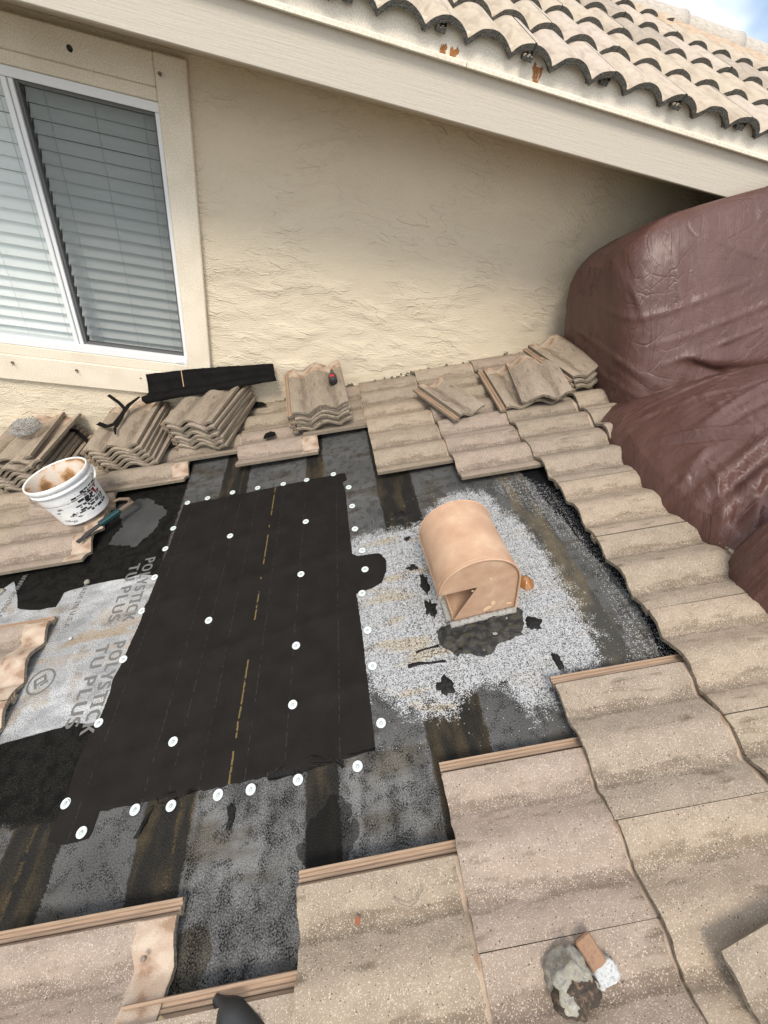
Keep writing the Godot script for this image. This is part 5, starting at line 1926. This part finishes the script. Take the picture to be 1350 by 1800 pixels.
func rp_v(p: Vector3) -> Vector3:
	return rp(p.x, p.y, p.z)

# ------------------------------------------------------------------ debris
func rock_mesh(sd: int, e: Vector3, cut: Array) -> SurfaceTool:
	# a fractured lump: an ellipsoid clipped by planes [normal, distance] and roughened
	var st := mk()
	st.set_smooth_group(0)
	var P := []
	var U := []
	for i in 41:
		var row := []
		var ur := []
		for j in 25:
			var a := TAU * i / 40
			var b := lerpf(-PI * 0.5, PI * 0.5, j / 24.0)
			var d := Vector3(cos(b) * cos(a), sin(b), cos(b) * sin(a))
			var q := Vector3(d.x * e.x, d.y * e.y, d.z * e.z)
			for c in cut:
				var n: Vector3 = c[0].normalized()
				var k := n.dot(q)
				if k > c[1]: q -= n * (k - c[1]) * 0.97
			q *= 1.0 + 0.22 * nz.get_noise_3d(q.x * 900.0 + sd * 50.0, q.y * 900.0, q.z * 900.0) + 0.12 * nz.get_noise_3d(q.x * 2600.0, q.y * 2600.0 + sd * 9.0, q.z * 2600.0)
			row.append(q); ur.append(Vector2(i / 40.0, j / 24.0))
		P.append(row); U.append(ur)
	grid(st, P, U, true)
	return st

func build_debris() -> void:
	# mortar chunk with a burnt black face
	var ck := thing("mortar_chunk", "grey mortar chunk with burnt black face on the near tiles", "mortar chunk", on_roof(-0.196, 0.020, 2.484, 14.0, -4.0, 14.0))
	obj("chunk", rock_mesh(1, Vector3(0.050, 0.036, 0.042), [[Vector3(0.15, 0.95, 0.25), 0.024], [Vector3(-1, 0.1, -0.15), 0.036], [Vector3(0.3, 0, 1), 0.034], [Vector3(1, 0.2, -0.2), 0.036], [Vector3(-0.2, 0.3, -1), 0.032], [Vector3(0.7, 0.7, -0.5), 0.034]]), M.rock, ck)
	obj("burnt_face", rock_mesh(2, Vector3(0.042, 0.027, 0.030), [[Vector3(0, 1, 0.3), 0.018], [Vector3(0.3, 0, 1), 0.024]]), M.rock_black, ck, Transform3D(Basis(Vector3(0, 1, 0), -0.15), Vector3(-0.003, 0.006, 0.016)))
	var bp := thing("brick_piece", "brown tile fragment with white mortar beside the grey chunk", "brick piece", on_roof(-0.143, 0.012, 2.463, 20.0, 4.0, 4.0))
	var st := mk()
	box(st, Vector3(-0.017, -0.006, -0.030), Vector3(0.016, 0.014, 0.014), 0.003)
	obj("fragment", st, M.brick, bp)
	obj("mortar", rock_mesh(3, Vector3(0.024, 0.020, 0.020), [[Vector3(0, 1, 0), 0.012], [Vector3(0, 0, 1), 0.014]]), M.white_mortar, bp, Transform3D(Basis.IDENTITY, Vector3(0.002, -0.001, 0.024)))
	# curved rubber offcut at the bottom
	var rb := thing("rubber_boot", "curved black rubber offcut with a hole at the bottom edge", "rubber piece", on_roof(-0.815, -0.012, 2.452, -38.0, 6.0, 0.0))
	st = mk()
	st.set_smooth_group(0)
	for lay in 2:
		var P := []
		var U := []
		for i in 15:
			var row := []
			var ur := []
			var t := i / 14.0
			var half := 0.024 * smoothstep(-0.05, 0.5, t) + 0.006
			for j in 13:
				var a := lerpf(-1.25, 1.25, j / 12.0)
				var r := half - 0.0026 * lay
				row.append(Vector3(-0.055 + t * 0.115, 0.002 + r * cos(a), r * sin(a) * 1.1)); ur.append(Vector2(t, j / 12.0))
			P.append(row); U.append(ur)
		grid(st, P, U, lay == 1)
	obj("shell", st, M.tool_black, rb)
	st = mk()
	tube(st, [Vector3(-0.012, 0.010, 0.012), Vector3(-0.011, 0.030, 0.016)], 0.004, 10)
	obj("rivet", st, M.zinc_dark, rb)
	# expanding foam smear
	st = mk()
	blob(st, ragged(pairs("-1.075,2.43;-1.04,2.421;-1.0,2.417;-0.955,2.425;-0.925,2.44;-0.93,2.46;-1.0,2.47;-1.07,2.46"), 0.008, 0.01, 4.0), 0.0, 0.016, 0.6, 20.0, 7, 2.5)
	tag(obj("foam_smear", st, M.foam, self, on_roof(0, -0.014, 0)), "crusty yellow foam smear on the bottom left tile", "foam")
	# bent wire on the near tile
	st = mk()
	tube(st, [Vector3(-0.492, 0.002, 2.330), Vector3(-0.478, 0.004, 2.343), Vector3(-0.462, 0.003, 2.350), Vector3(-0.448, 0.003, 2.345), Vector3(-0.436, 0.010, 2.334), Vector3(-0.428, 0.012, 2.328)].map(rp_v), 0.0011, 6)
	tag(obj("bent_wire", st, M.bolt, self), "thin bent wire lying on the tile near the foreground", "wire")
	# black felt scraps
	for s in [["small black felt scrap on the stack under the felt strip", "-1.215,0.115;-1.165,0.085;-1.135,0.10;-1.15,0.175;-1.185,0.165;-1.20,0.14", 0.176],
			["black felt scrap wedged behind the tiles between two stacks", "-1.02,0.03;-0.97,0.018;-0.93,0.045;-0.905,0.085;-0.97,0.08;-1.02,0.13", 0.028],
			["small black felt scrap on the low tiles by the bottle stack", "-0.90,0.385;-0.87,0.372;-0.845,0.385;-0.838,0.425;-0.87,0.43;-0.905,0.437", 0.012]]:
		st = mk()
		sheet(st, ragged(pairs(s[1]), 0.01, 0.004, 4.0), -0.001, 0.001, Rect2(0, 0, 1, 1), 0.006)
		tag(obj("felt_scrap", st, M.felt_plain, self, on_roof(0, s[2], 0)), s[0], "felt scrap", "felt scraps by the wall")
	# pebbles of mortar
	rng.seed = 51
	for s in [["pale mortar pebble on bare asphalt left of the felt", -1.615, -0.047, 1.182, 0.011, 0.010], ["grey mortar lump by the left tile above the printed membrane", -2.0, -0.045, 1.14, 0.018, 0.016], ["white pebble beside the head of the left tile", -1.565, -0.044, 1.46, 0.0065, 0.006]]:
		tag(obj("mortar_pebble", rock_mesh(int(s[1] * -10), Vector3(s[4], s[5] * 0.7, s[5]), [[Vector3(0, 1, 0.2), s[5] * 0.5]]), M.rock if s[4] > 0.008 else M.white_mortar, self, on_roof(s[1], s[2], s[3], 30.0)), s[0], "pebble", "mortar pebbles")
	for q in [["small nail head in the bare end of the bottom left tile", -1.012, 0.002, 2.345], ["nail in the bare tile end beside the pry bar", -1.685, -0.006, 0.965], ["nail in the bare tile end at the left edge", -1.69, -0.012, 1.56]]:
		st = mk()
		lathe(st, [[0.0045, -0.006], [0.0050, 0.001], [0.0042, 0.0022], [0.0001, 0.0026]], 12)
		tag(obj("nail", st, M.bolt, self, on_roof(q[1], q[2], q[3], 0, 6, 4)), q[0], "nail", "nails in bare tile ends")
	# brown leaf bits
	st = mk()
	sheet(st, ragged(pairs("-0.575,2.352;-0.567,2.345;-0.562,2.353;-0.566,2.362;-0.573,2.362"), 0.003, 0.002, 4.0), -0.0004, 0.0008)
	tag(obj("leaf_bit", st, M.leaf_brown, self, on_roof(0, 0.004, 0)), "tiny rust-brown leaf bit on the near tile", "leaf")
